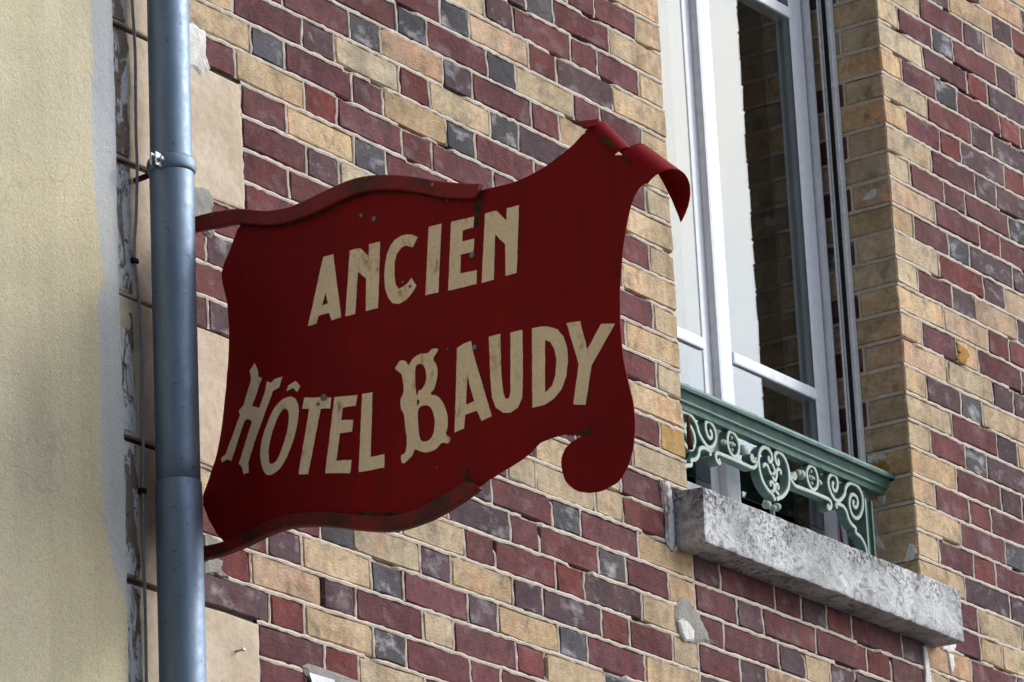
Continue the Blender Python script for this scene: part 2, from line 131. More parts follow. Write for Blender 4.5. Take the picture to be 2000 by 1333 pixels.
# ---------------------------------------------------------------- materials
class NT:
    def __init__(s, name):
        s.m = bpy.data.materials.new(name); s.m.use_nodes = True; s.t = s.m.node_tree
        s.p = s.t.nodes['Principled BSDF']; s.geo = s.t.nodes.new('ShaderNodeNewGeometry').outputs['Position']
    def n(s, kind, **kw):
        o = s.t.nodes.new(kind)
        for k, v in kw.items(): setattr(o, k, v)
        return o
    def put(s, sock, v):
        if hasattr(v, 'is_linked'): s.t.links.new(v, sock)
        elif isinstance(v, (tuple, list)) and len(v) == 3 and sock.type == 'RGBA': sock.default_value = (*v, 1)
        else: sock.default_value = v
    def noise(s, scale, detail=6, rough=.55, dist=0.0, stretch=None, rot=None, offset=(0, 0, 0)):
        v = s.geo
        if stretch or rot:
            mp = s.n('ShaderNodeMapping'); s.put(mp.inputs['Vector'], v)
            if rot: mp.inputs['Rotation'].default_value = rot
            if stretch: mp.inputs['Scale'].default_value = stretch
            mp.inputs['Location'].default_value = offset; v = mp.outputs[0]
        t = s.n('ShaderNodeTexNoise'); s.put(t.inputs['Vector'], v)
        t.inputs['Scale'].default_value = scale; t.inputs['Detail'].default_value = detail
        t.inputs['Roughness'].default_value = rough; t.inputs['Distortion'].default_value = dist
        return t.outputs['Fac']
    def range(s, v, a, b, c=0.0, d=1.0):
        r = s.n('ShaderNodeMapRange'); s.put(r.inputs[0], v)
        for i, x in zip((1, 2, 3, 4), (a, b, c, d)): r.inputs[i].default_value = x
        return r.outputs[0]
    def math(s, op, a, b=0.0):
        o = s.n('ShaderNodeMath', operation=op); s.put(o.inputs[0], a); s.put(o.inputs[1], b); return o.outputs[0]
    def mix(s, f, a, b, mode='MIX'):
        o = s.n('ShaderNodeMix', data_type='RGBA', blend_type=mode); s.put(o.inputs[0], f); s.put(o.inputs[6], a); s.put(o.inputs[7], b); return o.outputs[2]
    def bump(s, hgt, strength=.5, dist=.002, prev=None):
        b = s.n('ShaderNodeBump'); b.inputs['Strength'].default_value = strength; b.inputs['Distance'].default_value = dist
        s.put(b.inputs['Height'], hgt)
        if prev is not None: s.put(b.inputs['Normal'], prev)
        return b.outputs[0]
    def done(s, color, rough=.8, normal=None, metal=0.0, spec=.3):
        s.put(s.p.inputs['Base Color'], color); s.put(s.p.inputs['Roughness'], rough); s.put(s.p.inputs['Metallic'], metal)
        s.p.inputs['Specular IOR Level'].default_value = spec
        if normal is not None: s.put(s.p.inputs['Normal'], normal)
        return s.m
M = {}
def grey(x): return (x, x, x)
def scal(s, v): # scalar -> grey colour
    o = s.n('ShaderNodeCombineColor'); [s.put(o.inputs[i], v) for i in range(3)]; return o.outputs[0]

def brick_material():
    s = NT('fired_brick')
    at = s.n('ShaderNodeAttribute', attribute_name='bcol')
    col = at.outputs['Color']; lightness = at.outputs['Alpha']
    big = s.noise(11, 4); mid = s.noise(45, 6); fine = s.noise(260, 4, .7)
    drag = s.noise(1, 5, .65, .6, stretch=(70, 70, 260), rot=(0, R_(33), 0))
    pit = s.noise(120, 3, .6)
    col = s.mix(1.0, col, scal(s, s.range(big, .3, .7, .8, 1.2)), 'MULTIPLY')
    col = s.mix(1.0, col, scal(s, s.range(mid, .25, .75, .76, 1.22)), 'MULTIPLY')
    col = s.mix(1.0, col, scal(s, s.range(drag, .32, .68, .80, 1.12)), 'MULTIPLY')
    soot = s.range(s.noise(17, 6, .65, .5), .52, .72)
    col = s.mix(s.math('MULTIPLY', soot, .6), col, (.035, .028, .03))
    run = s.noise(1, 5, .6, .4, stretch=(11, 11, 1.1)); wide = s.noise(1.6, 4, .55, .3)
    col = s.mix(1.0, col, scal(s, s.range(run, .3, .7, 1.12, .80)), 'MULTIPLY')            # rain streaks and slow drifts of grime
    col = s.mix(1.0, col, scal(s, s.range(wide, .3, .7, .86, 1.12)), 'MULTIPLY')
    dust = s.range(s.noise(5, 5, .6, .5), .45, .75); col = s.mix(s.math('MULTIPLY', dust, .09), col, (.40, .34, .30))
    pink = s.range(s.noise(8, 3), .52, .7)
    tint = s.mix(1.0, col, (1.16, .88, .80), 'MULTIPLY'); col = s.mix(s.math('MULTIPLY', pink, .55), col, tint)
    bloom = s.math('MULTIPLY', s.range(s.noise(13, 6, .62, .25, offset=(3, 1, 2), stretch=(1, 1, 1.4)), .54, .74), s.range(lightness, 0, 1, .85, .08))
    col = s.mix(bloom, col, (.56, .54, .55))
    pits = s.range(pit, .66, .73); col = s.mix(s.math('MULTIPLY', pits, .6), col, (.03, .022, .02))
    h = s.math('ADD', s.math('MULTIPLY', drag, 1.2), s.math('ADD', s.math('MULTIPLY', mid, 1.1), s.math('MULTIPLY', fine, .4)))
    h = s.math('SUBTRACT', h, s.math('MULTIPLY', pits, .7))
    return s.done(col, .88, s.bump(h, .75, .0032), spec=.18)
M['brick'] = brick_material()

def mottled(name, base, dark, rough=.9, s1=14, s2=90, bump=.5, dist=.002, lo=.45, hi=.7, amt=.6, grain=300, spec=.2):
    s = NT(name)
    a = s.noise(s1, 6, .6, .3); b = s.noise(s2, 6, .65); g = s.noise(grain, 3, .7)
    c = s.mix(s.math('MULTIPLY', s.range(a, lo, hi), amt), base, dark)
    c = s.mix(1.0, c, scal(s, s.range(b, .25, .75, .78, 1.2)), 'MULTIPLY')
    h = s.math('ADD', s.math('MULTIPLY', b, 1.0), s.math('MULTIPLY', g, .6))
    return s.done(c, rough, s.bump(h, bump, dist), spec=spec)
M['mortar'] = mottled('lime_mortar', (.62, .54, .445), (.38, .32, .255), s1=9, s2=120, bump=.8, dist=.002, amt=.55)
M['soot'] = mottled('sooty_joint', (.045, .036, .03), (.02, .017, .015), s1=40, s2=120, bump=.9, dist=.004)
M['core'] = mottled('mortar_bed', (.20, .16, .13), (.07, .055, .05), s1=20, s2=80)
M['cement'] = mottled('grey_cement', (.33, .31, .28), (.16, .15, .13), s1=30, s2=140, bump=.9, dist=.003)
M['white_plaster'] = mottled('white_plaster', (.72, .70, .66), (.45, .42, .38), s1=40, s2=160, bump=.7)
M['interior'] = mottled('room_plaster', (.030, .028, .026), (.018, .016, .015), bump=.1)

def stone_material():
    s = NT('quoin_limestone')
    a = s.noise(7, 6, .6, .4); b = s.noise(60, 6, .65); g = s.noise(330, 3); st = s.noise(1, 5, .6, .5, stretch=(30, 30, 5))
    c = s.mix(s.range(a, .4, .65), (.60, .49, .37), (.50, .39, .28))
    c = s.mix(1.0, c, scal(s, s.range(b, .25, .75, .84, 1.14)), 'MULTIPLY')
    c = s.mix(s.math('MULTIPLY', s.range(st, .6, .75), .35), c, (.20, .16, .13))
    crack = s.range(s.noise(24, 7, .7, 1.2), .66, .72); c = s.mix(s.math('MULTIPLY', crack, .55), c, (.12, .09, .07))
    return s.done(c, .9, s.bump(s.math('ADD', s.math('MULTIPLY', a, 2.0), s.math('ADD', b, s.math('MULTIPLY', g, .4))), .55, .003), spec=.15)
M['stone'] = stone_material()

def old_paint_stone():       # remnants of whitewash flaking off grimy stone beside the neighbour's wall
    s = NT('flaking_whitewash')
    a = s.noise(1, 6, .65, .8, stretch=(28, 28, 9)); b = s.noise(90, 5, .7)
    c = s.mix(s.range(a, .47, .52), (.20, .155, .12), (.56, .56, .58))
    c = s.mix(s.math('MULTIPLY', s.range(s.noise(33, 6, .7, .5), .57, .63), .8), c, (.055, .045, .04))
    c = s.mix(1.0, c, scal(s, s.range(b, .25, .75, .8, 1.15)), 'MULTIPLY')
    return s.done(c, .95, s.bump(s.math('ADD', s.range(a, .47, .52), b), .7, .003), spec=.1)
M['flaking'] = old_paint_stone()

def render_coat(name, base, dark, grains=210):
    s = NT(name)
    a = s.noise(4.5, 5, .55, .3); b = s.noise(grains, 5, .7); v = s.noise(75, 5, .6)
    st = s.noise(1, 4, .5, .3, stretch=(14, 14, 1.4))
    warm = s.noise(2.2, 5, .6, .6, offset=(6, 0, 2), stretch=(1, 1, 1))
    c = s.mix(s.range(a, .35, .7), base, dark); c = s.mix(s.math('MULTIPLY', s.range(st, .45, .7), .6), c, tuple(v * .80 for v in dark))
    c = s.mix(s.math('MULTIPLY', s.range(warm, .45, .68), .5), c, tuple(v * k for v, k in zip(base, (1.06, 1.02, .86))))
    hair = s.n('ShaderNodeTexVoronoi', feature='DISTANCE_TO_EDGE'); mp = s.n('ShaderNodeMapping'); s.put(mp.inputs['Vector'], s.geo); mp.inputs['Scale'].default_value = (2.1, 2.1, 1.3)
    dv = s.n('ShaderNodeMix', data_type='VECTOR'); dv.inputs[0].default_value = .16; s.put(dv.inputs[4], mp.outputs[0]); wob = s.n('ShaderNodeTexNoise'); s.put(wob.inputs['Vector'], s.geo); wob.inputs['Scale'].default_value = 7; wob.inputs['Detail'].default_value = 5; s.put(dv.inputs[5], wob.outputs['Color']); s.put(hair.inputs['Vector'], dv.outputs[1]); hair.inputs['Scale'].default_value = 1.6
    c = s.mix(s.math('MULTIPLY', s.range(hair.outputs['Distance'], .0, .006, 1, 0), .22), c, tuple(v * .45 for v in dark))
    c = s.mix(1.0, c, scal(s, s.range(b, .28, .72, .80, 1.16)), 'MULTIPLY')
    c = s.mix(s.math('MULTIPLY', s.range(s.noise(150, 2), .70, .74), .6), c, (.12, .09, .05))
    return s.done(c, .95, s.bump(s.math('ADD', s.math('MULTIPLY', b, 1.0), s.math('MULTIPLY', v, 1.2)), .8, .0032), spec=.12)
M['cream_render'] = render_coat('cream_roughcast', (.64, .565, .405), (.53, .47, .33))
M['grey_render'] = render_coat('bare_grey_render', (.56, .57, .585), (.45, .46, .48), 340)

def sill_material():
    s = NT('weathered_sill_stone')
    a = s.noise(9, 7, .7, .6); b = s.noise(100, 7, .75, .3); v = s.noise(1, 6, .65, .9, stretch=(26, 26, 40), rot=(0, R_(40), 0))
    c = s.mix(s.range(a, .38, .66), (.66, .66, .655), (.34, .335, .33))
    c = s.mix(1.0, c, scal(s, s.range(s.noise(3.2, 5, .6, .5), .35, .65, .80, 1.22)), 'MULTIPLY')
    c = s.mix(s.math('MULTIPLY', s.range(v, .53, .62), .65), c, (.16, .155, .15))
    zz = s.n('ShaderNodeSeparateXYZ'); s.put(zz.inputs[0], s.geo)
    top = s.math('MULTIPLY', s.range(zz.outputs[2], -1.275, -1.20), .75)          # lichen thrives along the wet upper arris
    lich = s.math('MULTIPLY', s.range(b, .47, .58), s.math('ADD', top, s.range(s.noise(7, 4, .6, .4, offset=(1, 0, 4), stretch=(1, 1, 1)), .45, .66)))
    c = s.mix(s.math('MINIMUM', s.math('MULTIPLY', lich, .92), .92), c, (.045, .045, .04))
    c = s.mix(s.math('MULTIPLY', s.range(s.noise(38, 3, .5, 0, offset=(5, 2, 2), stretch=(1, 1, 1)), .70, .76), .7), c, (.40, .24, .07))
    return s.done(c, .92, s.bump(s.math('ADD', a, s.math('ADD', b, v)), .9, .004), spec=.15)
M['sill'] = sill_material()

def sign_paint():
    s = NT('old_red_enamel')
    a = s.noise(5, 4, .5); b = s.noise(1, 4, .6, .3, stretch=(9, 9, 1.3)); f = s.noise(420, 3)
    c = s.mix(s.range(a, .35, .7), (.235, .005, .007), (.190, .005, .007))
    c = s.mix(s.math('MULTIPLY', s.range(b, .5, .72), .5), c, (.290, .006, .006))
    pit = s.math('MULTIPLY', s.range(s.noise(85, 3, .6), .725, .75), s.range(s.noise(6, 3), .5, .62)); c = s.mix(s.math('MULTIPLY', pit, .75), c, (.30, .27, .25))
    rust = s.math('MULTIPLY', s.range(s.noise(30, 6, .7, .6), .60, .70), s.range(s.noise(5, 2, .5, 0, offset=(2, 2, 2), stretch=(1, 1, 1)), .52, .68)); c = s.mix(s.math('MULTIPLY', rust, .85), c, (.030, .016, .012))
    brush = s.noise(1, 5, .7, .2, stretch=(60, 34, 3.0)); c = s.mix(s.math('MULTIPLY', s.range(brush, .42, .75), .35), c, (.115, .007, .010))
    drip = s.math('MULTIPLY', s.range(s.noise(1, 5, .65, .3, stretch=(34, 26, 1.6)), .60, .72), s.range(s.noise(3, 3, .5, 0, offset=(1, 7, 1), stretch=(1, 1, 1)), .45, .62)); c = s.mix(s.math('MULTIPLY', drip, .6), c, (.055, .018, .014))
    wav = s.noise(3.5, 3)
    return s.done(c, s.range(a, .3, .7, .42, .55), s.bump(f, .10, .0006, s.bump(wav, .5, .025)), spec=.07)
M['red'] = sign_paint()
def rim_paint(name='rusting_red_rim', lo=.53, hi=.66):
    s = NT(name)
    a = s.noise(14, 6, .65, .5); b = s.noise(120, 5, .7)
    c = s.mix(s.range(s.noise(7, 4), .4, .65), (.225, .010, .011), (.165, .009, .011))
    c = s.mix(s.math('MULTIPLY', s.range(a, lo, hi), .85), c, (.035, .018, .013))
    c = s.mix(s.math('MULTIPLY', s.range(s.noise(60, 3), .71, .75), .8), c, (.42, .36, .12))
    return s.done(c, .5, s.bump(s.math('ADD', a, b), .4, .0015), spec=.25)
M['rim'] = rim_paint(); M['rusty_rim'] = rim_paint('badly_rusted_rim', .38, .55)
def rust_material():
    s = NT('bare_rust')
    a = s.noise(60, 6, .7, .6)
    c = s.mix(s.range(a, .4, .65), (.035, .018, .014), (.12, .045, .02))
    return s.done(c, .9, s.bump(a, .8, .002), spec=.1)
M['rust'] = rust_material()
def letter_paint():
    s = NT('cream_lettering')
    a = s.noise(22, 5); b = s.noise(160, 4, .6)
    c = s.mix(s.range(a, .35, .65), (.93, .73, .49), (.86, .66, .43))
    c = s.mix(1.0, c, scal(s, s.range(b, .3, .7, .9, 1.08)), 'MULTIPLY')
    r = s.noise(1, 6, .7, .6, stretch=(42, 42, 17)); reg = s.range(s.noise(9, 3, .5, 0, offset=(4, 1, 0), stretch=(1, 1, 1)), .50, .61)
    c = s.mix(s.math('MULTIPLY', s.math('MULTIPLY', s.range(r, .52, .66), reg), .75), c, (.36, .14, .035))
    c = s.mix(s.math('MULTIPLY', s.math('MULTIPLY', s.range(r, .63, .70), reg), .9), c, (.05, .02, .012))
    chip = s.math('MULTIPLY', s.range(s.noise(210, 3, .6), .64, .70), s.range(s.noise(7, 3), .46, .60)); c = s.mix(s.math('MULTIPLY', chip, .7), c, (.20, .13, .10))
    return s.done(c, .6, s.bump(b, .25, .0008), spec=.25)
M['letter'] = letter_paint()
def zinc():
    s = NT('weathered_zinc')
    a = s.noise(1, 5, .6, .4, stretch=(22, 22, 4)); b = s.noise(55, 5, .7)
    c = s.mix(s.range(a, .35, .7), (.22, .28, .36), (.15, .195, .265))
    spots = s.math('MULTIPLY', s.range(s.noise(48, 4, .6, .4), .64, .70), .75); c = s.mix(spots, c, (.10, .11, .13))
    return s.done(c, s.range(b, .3, .7, .42, .62), s.bump(s.math('ADD', b, s.math('MULTIPLY', a, .6)), .22, .0014, s.bump(s.noise(9, 3), .3, .006)), metal=.72, spec=.4)
M['zinc'] = zinc()
M['steel'] = mottled('galvanised_steel', (.55, .56, .58), (.35, .36, .38), rough=.4, spec=.6); M['steel'].node_tree.nodes['Principled BSDF'].inputs['Metallic'].default_value = .85
M['dark_steel'] = mottled('dull_screw_metal', (.22, .22, .22), (.10, .10, .10), rough=.5, spec=.5); M['dark_steel'].node_tree.nodes['Principled BSDF'].inputs['Metallic'].default_value = .6
def green_iron(name, base, dark, paler):
    s = NT(name)
    a = s.noise(26, 5, .6); b = s.noise(180, 4, .7)
    c = s.mix(s.range(a, .38, .68), base, dark); c = s.mix(s.math('MULTIPLY', s.range(s.noise(70, 5, .7), .58, .68), .5), c, paler)  # last mix scatters lighter green flecks by noise
    return s.done(c, .5, s.bump(s.math('ADD', a, b), .35, .0012), spec=.35)
M['green'] = green_iron('green_cast_iron', (.110, .205, .175), (.080, .155, .132), (.22, .32, .28))
M['pale_green'] = green_iron('pale_green_face', (.36, .43, .35), (.27, .35, .29), (.46, .49, .41))  # paler green for street-side faces, beads and knobs
def white_wood():
    s = NT('white_painted_wood')
    g = s.noise(1, 5, .6, .3, stretch=(60, 60, 4)); a = s.noise(40, 5)
    c = s.mix(s.range(a, .4, .7), (.78, .80, .85), (.69, .71, .77))
    c = s.mix(s.math('MULTIPLY', s.range(s.noise(1, 6, .7, .6, stretch=(90, 90, 14)), .68, .74), .6), c, (.38, .36, .34))
    return s.done(c, .5, s.bump(g, .3, .0012), spec=.35)
M['white_wood'] = white_wood()
M['alu'] = mottled('lacquered_aluminium', (.78, .80, .84), (.70, .72, .77), rough=.38, bump=.05, amt=.3, spec=.5)
M['black'] = mottled('black_rubber', (.012, .012, .014), (.02, .02, .022), rough=.7, bump=.1)
M['cable'] = mottled('grey_cable_sheath', (.36, .35, .35), (.26, .255, .25), rough=.6, bump=.1)
M['paper'] = mottled('white_sheet', (.78, .79, .82), (.66, .66, .68), rough=.7, bump=.1)
M['purple'] = mottled('purple_cloth', (.20, .03, .20), (.14, .02, .15), bump=.2)
M['ochre'] = mottled('ochre_lichen', (.40, .21, .05), (.20, .11, .035), s1=60, s2=160, bump=.8)
M['road'] = mottled('street_asphalt', (.10, .098, .095), (.07, .068, .066), s1=3, s2=60)
M['roof'] = mottled('roof_tile', (.16, .07, .05), (.09, .05, .04))
def glass():
    s = NT('window_glass')
    wav = s.noise(2.2, 3, .5)
    g = s.n('ShaderNodeBsdfGlass'); g.inputs['IOR'].default_value = 1.55; g.inputs['Roughness'].default_value = 0.0; g.inputs['Color'].default_value = (.93, .95, .95, 1)
    s.put(g.inputs['Normal'], s.bump(wav, .02, .01))
    s.t.links.new(g.outputs[0], s.t.nodes['Material Output'].inputs['Surface']); return s.m
M['glass'] = glass()

# ---------------------------------------------------------------- helpers
def tag(o, label=None, cat=None, group=None, kind=None):
    for k, v in (('label', label), ('category', cat), ('group', group), ('kind', kind)):
        if v: o[k] = v
    return o
def empty(name, loc, label, cat):
    o = bpy.data.objects.new(name, None); C.objects.link(o); o.location = loc; o.empty_display_size = .1
    return tag(o, label, cat)
def world_loc(o):
    v = Vector(o.location)
    while o.parent: o = o.parent; v += o.location
    return v
def link(name, me, mat, parent=None, loc=(0, 0, 0), smooth=False):
    """loc is a world position; parents only carry translations."""
    o = bpy.data.objects.new(name, me); C.objects.link(o)
    if mat is not None and not me.materials: me.materials.append(mat)
    o.location = Vector(loc) - (world_loc(parent) if parent else Vector())
    o.parent = parent
    if smooth: me.shade_smooth()
    return o
def mesh(name, V, F, smooth=False):
    me = bpy.data.meshes.new(name); me.from_pydata(V, [], F); me.update()
    if smooth: me.shade_smooth()
    return me
def bm_mesh(name, bm):
    bmesh.ops.recalc_face_normals(bm, faces=bm.faces); me = bpy.data.meshes.new(name); bm.to_mesh(me); bm.free(); return me
def box(x0, x1, y0, y1, z0, z1, bev=0.0, jit=0.0, seg=1):
    bm = bmesh.new(); bmesh.ops.create_cube(bm, size=1)
    for v in bm.verts:
        v.co = Vector((x0 if v.co.x < 0 else x1, y0 if v.co.y < 0 else y1, z0 if v.co.z < 0 else z1))
        if jit: v.co += Vector((random.uniform(-jit, jit) for _ in range(3)))
    if bev: bmesh.ops.bevel(bm, geom=bm.edges[:], offset=bev, segments=seg, affect='EDGES', profile=.6)
    return bm
def boxes(name, L):
    V, F = [], []
    for x0, x1, y0, y1, z0, z1 in L:
        k = len(V); V += [(x, y, z) for x in (x0, x1) for y in (y0, y1) for z in (z0, z1)]
        F += [[k + i for i in q] for q in ((0, 1, 3, 2), (4, 6, 7, 5), (0, 4, 5, 1), (2, 3, 7, 6), (0, 2, 6, 4), (1, 5, 7, 3))]
    return mesh(name, V, F)
def catmull(P, n=6, closed=False):
    P = [Vector(p) for p in P]; out = []; m = len(P)
    for i in range(m if closed else m - 1):
        a, b, c, d = (P[(i + k) % m] if closed else P[min(max(i + k, 0), m - 1)] for k in (-1, 0, 1, 2))
        for j in range(n):
            t = j / n; out.append(.5 * ((2 * b) + (c - a) * t + (2 * a - 5 * b + 4 * c - d) * t * t + (3 * b - a - 3 * c + d) * t ** 3))
    if not closed: out.append(P[-1])
    return out
def tube(P, r, n=10, caps=True, name='tube'):
    P = [Vector(p) for p in P]; V, F = [], []; up = Vector((.3, 1, .2)).normalized()
    for i, p in enumerate(P):
        t = (P[min(i + 1, len(P) - 1)] - P[max(i - 1, 0)]).normalized(); a = t.cross(up).normalized(); b = t.cross(a)
        rr = r[i] if isinstance(r, (list, tuple)) else r
        V += [p + rr * (math.cos(2 * math.pi * k / n) * a + math.sin(2 * math.pi * k / n) * b) for k in range(n)]
    for i in range(len(P) - 1):
        for k in range(n): F.append((i * n + k, i * n + (k + 1) % n, (i + 1) * n + (k + 1) % n, (i + 1) * n + k))
    if caps: F.append(tuple(range(n))[::-1]); F.append(tuple(range((len(P) - 1) * n, len(P) * n)))
    return mesh(name, [tuple(v) for v in V], F, True)
def rough_patch(name, poly, y0, y1, mat, parent, dome=.002, reveal=None):
    """irregular lump of plaster or cement on the facade: poly in (x, z), front y0, back y1"""
    P = []
    for i in range(len(poly)):
        a, b = Vector((*poly[i], 0)), Vector((*poly[(i + 1) % len(poly)], 0))
        for k in range(3):
            p = a.lerp(b, k / 3); j = .0018 if k else .0004
            P.append(Vector((p.x + random.uniform(-j, j), p.y + random.uniform(-j, j), 0)))
    c = sum(P, Vector()) / len(P); V, F = [], []; n = len(P)
    for f, y in ((.55, y0 - dome), (.85, y0 - dome * .7), (1.0, y0 + .0015), (1.02, y1)):
        for p in P:
            q = c + (p - c) * f; V.append((q.x, y + random.uniform(-.0006, .0006), q.y))
    V.append((c.x, y0 - dome, c.y))
    for i in range(n):
        j = (i + 1) % n
        for k in range(3): F.append((k * n + i, k * n + j, (k + 1) * n + j, (k + 1) * n + i))
        F.append((i, 4 * n, j))
    if reveal is not None: V = [(reveal + y, x, z) for x, y, z in V]          # on the right-hand reveal instead: poly in (depth, z)
    me = mesh(name, V, F)
    bm = bmesh.new(); bm.from_mesh(me); bmesh.ops.recalc_face_normals(bm, faces=bm.faces); bm.to_mesh(me); bm.free()
    return link(name, me, mat, parent, smooth=False)
def project(x, y, z):
    d = Vector((x, y, z)) - CAM_POS; w = d.dot(r2)
    return W_PX / 2 + F_PX * d.dot(r0) / w, H_PX / 2 + F_PX * d.dot(r1) / w
def inside(p, poly):
    k = False; x, y = p
    for i in range(len(poly)):
        (x1, y1), (x2, y2) = poly[i], poly[i - 1]
        if (y1 > y) != (y2 > y) and x < (x2 - x1) * (y - y1) / (y2 - y1) + x1: k = not k
    return k

# ---------------------------------------------------------------- the ground
g = link('ground', boxes('ground', [(-60, 60, -60, 60, GROUND - .3, GROUND)]), M['road']); tag(g, kind='structure')

# ---------------------------------------------------------------- the brick house: wall, quoins, bricks
RH, HP, QP, XR, SP, J = D['h'], D['H'], D['Q'], D['XR'], .23, .0041      # course height, header / three-quarter / stretcher pitch, half joint
WT = .91                                                                 # top of the window opening
SILL = (-.066, 1.112, -.078, .24, -1.335, -1.197)
house = empty('brick_house', (0, .2, GROUND), 'brick house of red, purple and tan bricks with white window and stone quoins', 'house')
XL, XRR, ZT = -2.30, 2.7, 1.75
wall = link('wall', boxes('wall', [(XL, -1.66, .05, .34, GROUND, ZT), (-1.66, -.004, .012, .34, GROUND, ZT), (XR + .004, XRR, .012, .34, GROUND, ZT), (-.004, XR + .004, .012, .34, GROUND, -1.26), (-.004, XR + .004, .012, .34, WT + .004, ZT)]), M['core'], house)

LEFT = {0: 'TMP', 1: 'TMM', 2: 'TMG', 3: 'TMMMPT', 4: 'TPROGM', 5: 'TMMTGMGM', 6: 'TTMMPOGM', 7: 'TMMPGTRTPMT', 8: 'TMMMGTMMGTM', 9: 'TMMMMMMMRTM',
        10: 'TMPMGMGTM', 11: 'TMPTPMPTPM', 12: 'TMPTPTPMM', 13: 'TMPTPMPMPM', 14: 'TMPMPTPMPMM', 15: 'YMPTPMPMPMPM', 16: 'TMPTPTPMPMM', 17: 'TMTTPTPMPMPM',
        18: 'TRTTTPP', 19: 'TMGMPMP', 20: 'TMGMMPT', 21: 'TPRMMTPMP', 22: 'TMRPPTPTGMM', 23: 'TMGTPMGTPMM', 24: 'TTGTRMTMPOR', 25: 'TMPMMMGTRP', 26: 'TMPMGTPTRM', 27: 'TMPTPMPMM'}
RIGHT = {-9: 'TMPTMT', -8: 'TMRO', -7: 'TMPTPM', -6: 'TMPO', -5: 'TMGMPT', -4: 'TMRP', -3: 'TMGMRM', -2: 'TMPP', -1: 'TMRPR', 0: 'TMPP', 1: 'TMMMG', 2: 'OMRM', 3: 'TMGPP', 4: 'TRPO',
         5: 'TMPOP', 6: 'TORR', 7: 'TMTMG', 8: 'OTPP', 9: 'TPGTP', 10: 'TMPO', 11: 'TMGPM', 12: 'TMPM', 13: 'TMRMP', 14: 'TMGM', 15: 'TMRMP', 16: 'TPPM', 17: 'TMTTM', 18: 'TMTTM', 19: 'OMPM', 20: 'TPMOP'}
UNDER = {19: [('P', HP), ('M', SP), ('M', HP), ('P', HP), ('M', HP), ('M', SP), ('P', HP)], 20: [('M', QP), ('P', HP), ('M', SP), ('M', SP), ('R', HP), ('M', QP)],
         21: [('M', HP), ('M', SP), ('P', HP), ('T', HP), ('P', HP), ('P', SP), ('M', HP)], 22: [('M', QP), ('P', HP), ('O', SP), ('M', SP), ('P', HP), ('M', QP)]}
PAL = {'M': (.145, .050, .052, .85), 'R': (.170, .047, .042, .85), 'P': (.104, .060, .065, .4), 'G': (.088, .082, .088, 0), 'T': (.545, .415, .262, 1), 'O': (.56, .375, .235, 1), 'Y': (.44, .28, .10, 1)}

def seq(r):
    even = (r % 2 == 0) if r <= 17 else (r % 2 == 1)          # the bond slips by half a period at sill level
    i = 0
    while True:
        if i == 0: yield ('S', SP - J) if even else ('H', HP - J)
        elif i == 1: yield ('S', SP) if even else ('Q', QP)
        else: yield (('H', HP), ('S', SP))[i % 2]
        i += 1
def warp(x): return x - .022 * max(0.0, (-1.2 - x)) if x < -1.2 else x
def stone_left(r): return -1.640 if ((r - 10) // 4) % 2 == 0 else -1.89    # long and short quoin stones, four courses each
rng = random.Random(11)
def pick(k, pos, quoin):
    if quoin: return 'T'
    t = rng.random()
    return ('M' if t < .62 else 'T' if t < .86 else 'P') if k != 'H' else ('P' if t < .5 else 'G' if t < .7 else 'R' if t < .85 else 'M')
BR = []      # x0, x1, row, colour, depth
JOINTS = []  # vertical joints x, row
BEDS = []    # bed joint z, xa, xb
def add(x0, x1, r, c, depth=.03): BR.append((x0, x1, r, c, depth))
for r in range(-24, 42):
    cut = -.072 if r in (17, 18) else 0.0
    xl = stone_left(r); x = 0.0; i = 0
    if not (r < -13):
        for k, w in seq(r):
            a = x - w; code = LEFT.get(r, '')[i:i + 1] or pick(k, i, i == 0)
            xa, xb = warp(a), warp(x); last = xa - .06 < xl
            if last: xa = xl
            b = min(xb - (J if i else 0), cut - .0 if i == 0 else xb - J)
            if b - xa > .03: add(xa + J, b, r, code, (.105 if k == 'S' else .22) if i == 0 else .03)
            JOINTS.append((xa, r))
            x = a; i += 1
            if last: break
        BEDS.append((-r * RH, xl, 0.0))
    x = XR; i = 0; cut = 1.118 if r in (17, 18) else XR
    if not (r < -13):
        for k, w in seq(r):
            if r == 17 and i == 2: w = SP
            code = RIGHT.get(r, '')[i:i + 1] or pick(k, i, i == 0)
            a = max(x + (J if i else 0), cut)
            if x + w - J - a > .03: add(a, x + w - J, r, code, (.105 if k == 'S' else .22) if i == 0 else .03)
            JOINTS.append((x + w, r)); x += w; i += 1
            if x > XRR - .05: break
        BEDS.append((-r * RH, XR, XRR))
    if r >= 19:
        L = UNDER.get(r)
        if not L:
            L = [('M', QP), ('P', HP), ('M', SP), ('M', SP), ('P', HP), ('M', QP)] if r % 2 == 0 else [('P', HP), ('M', SP), ('G', HP), ('M', HP), ('P', HP), ('M', SP), ('P', HP)]
        tot = sum(w for _, w in L); x = 0.0
        for c, w in L:
            w *= XR / tot; add(x + J, x + w - J, r, c); JOINTS.append((x, r)); x += w
        BEDS.append((-r * RH, 0, XR))
    if r < -13:
        x = stone_left(r)
        k = r % 2
        while x < XRR:
            w = (SP, HP)[k % 2]; add(x + J, x + w - J, r, pick('SH'[k % 2], 0, False)); JOINTS.append((x, r)); x += w; k += 1
        BEDS.append((-r * RH, stone_left(r), XRR))

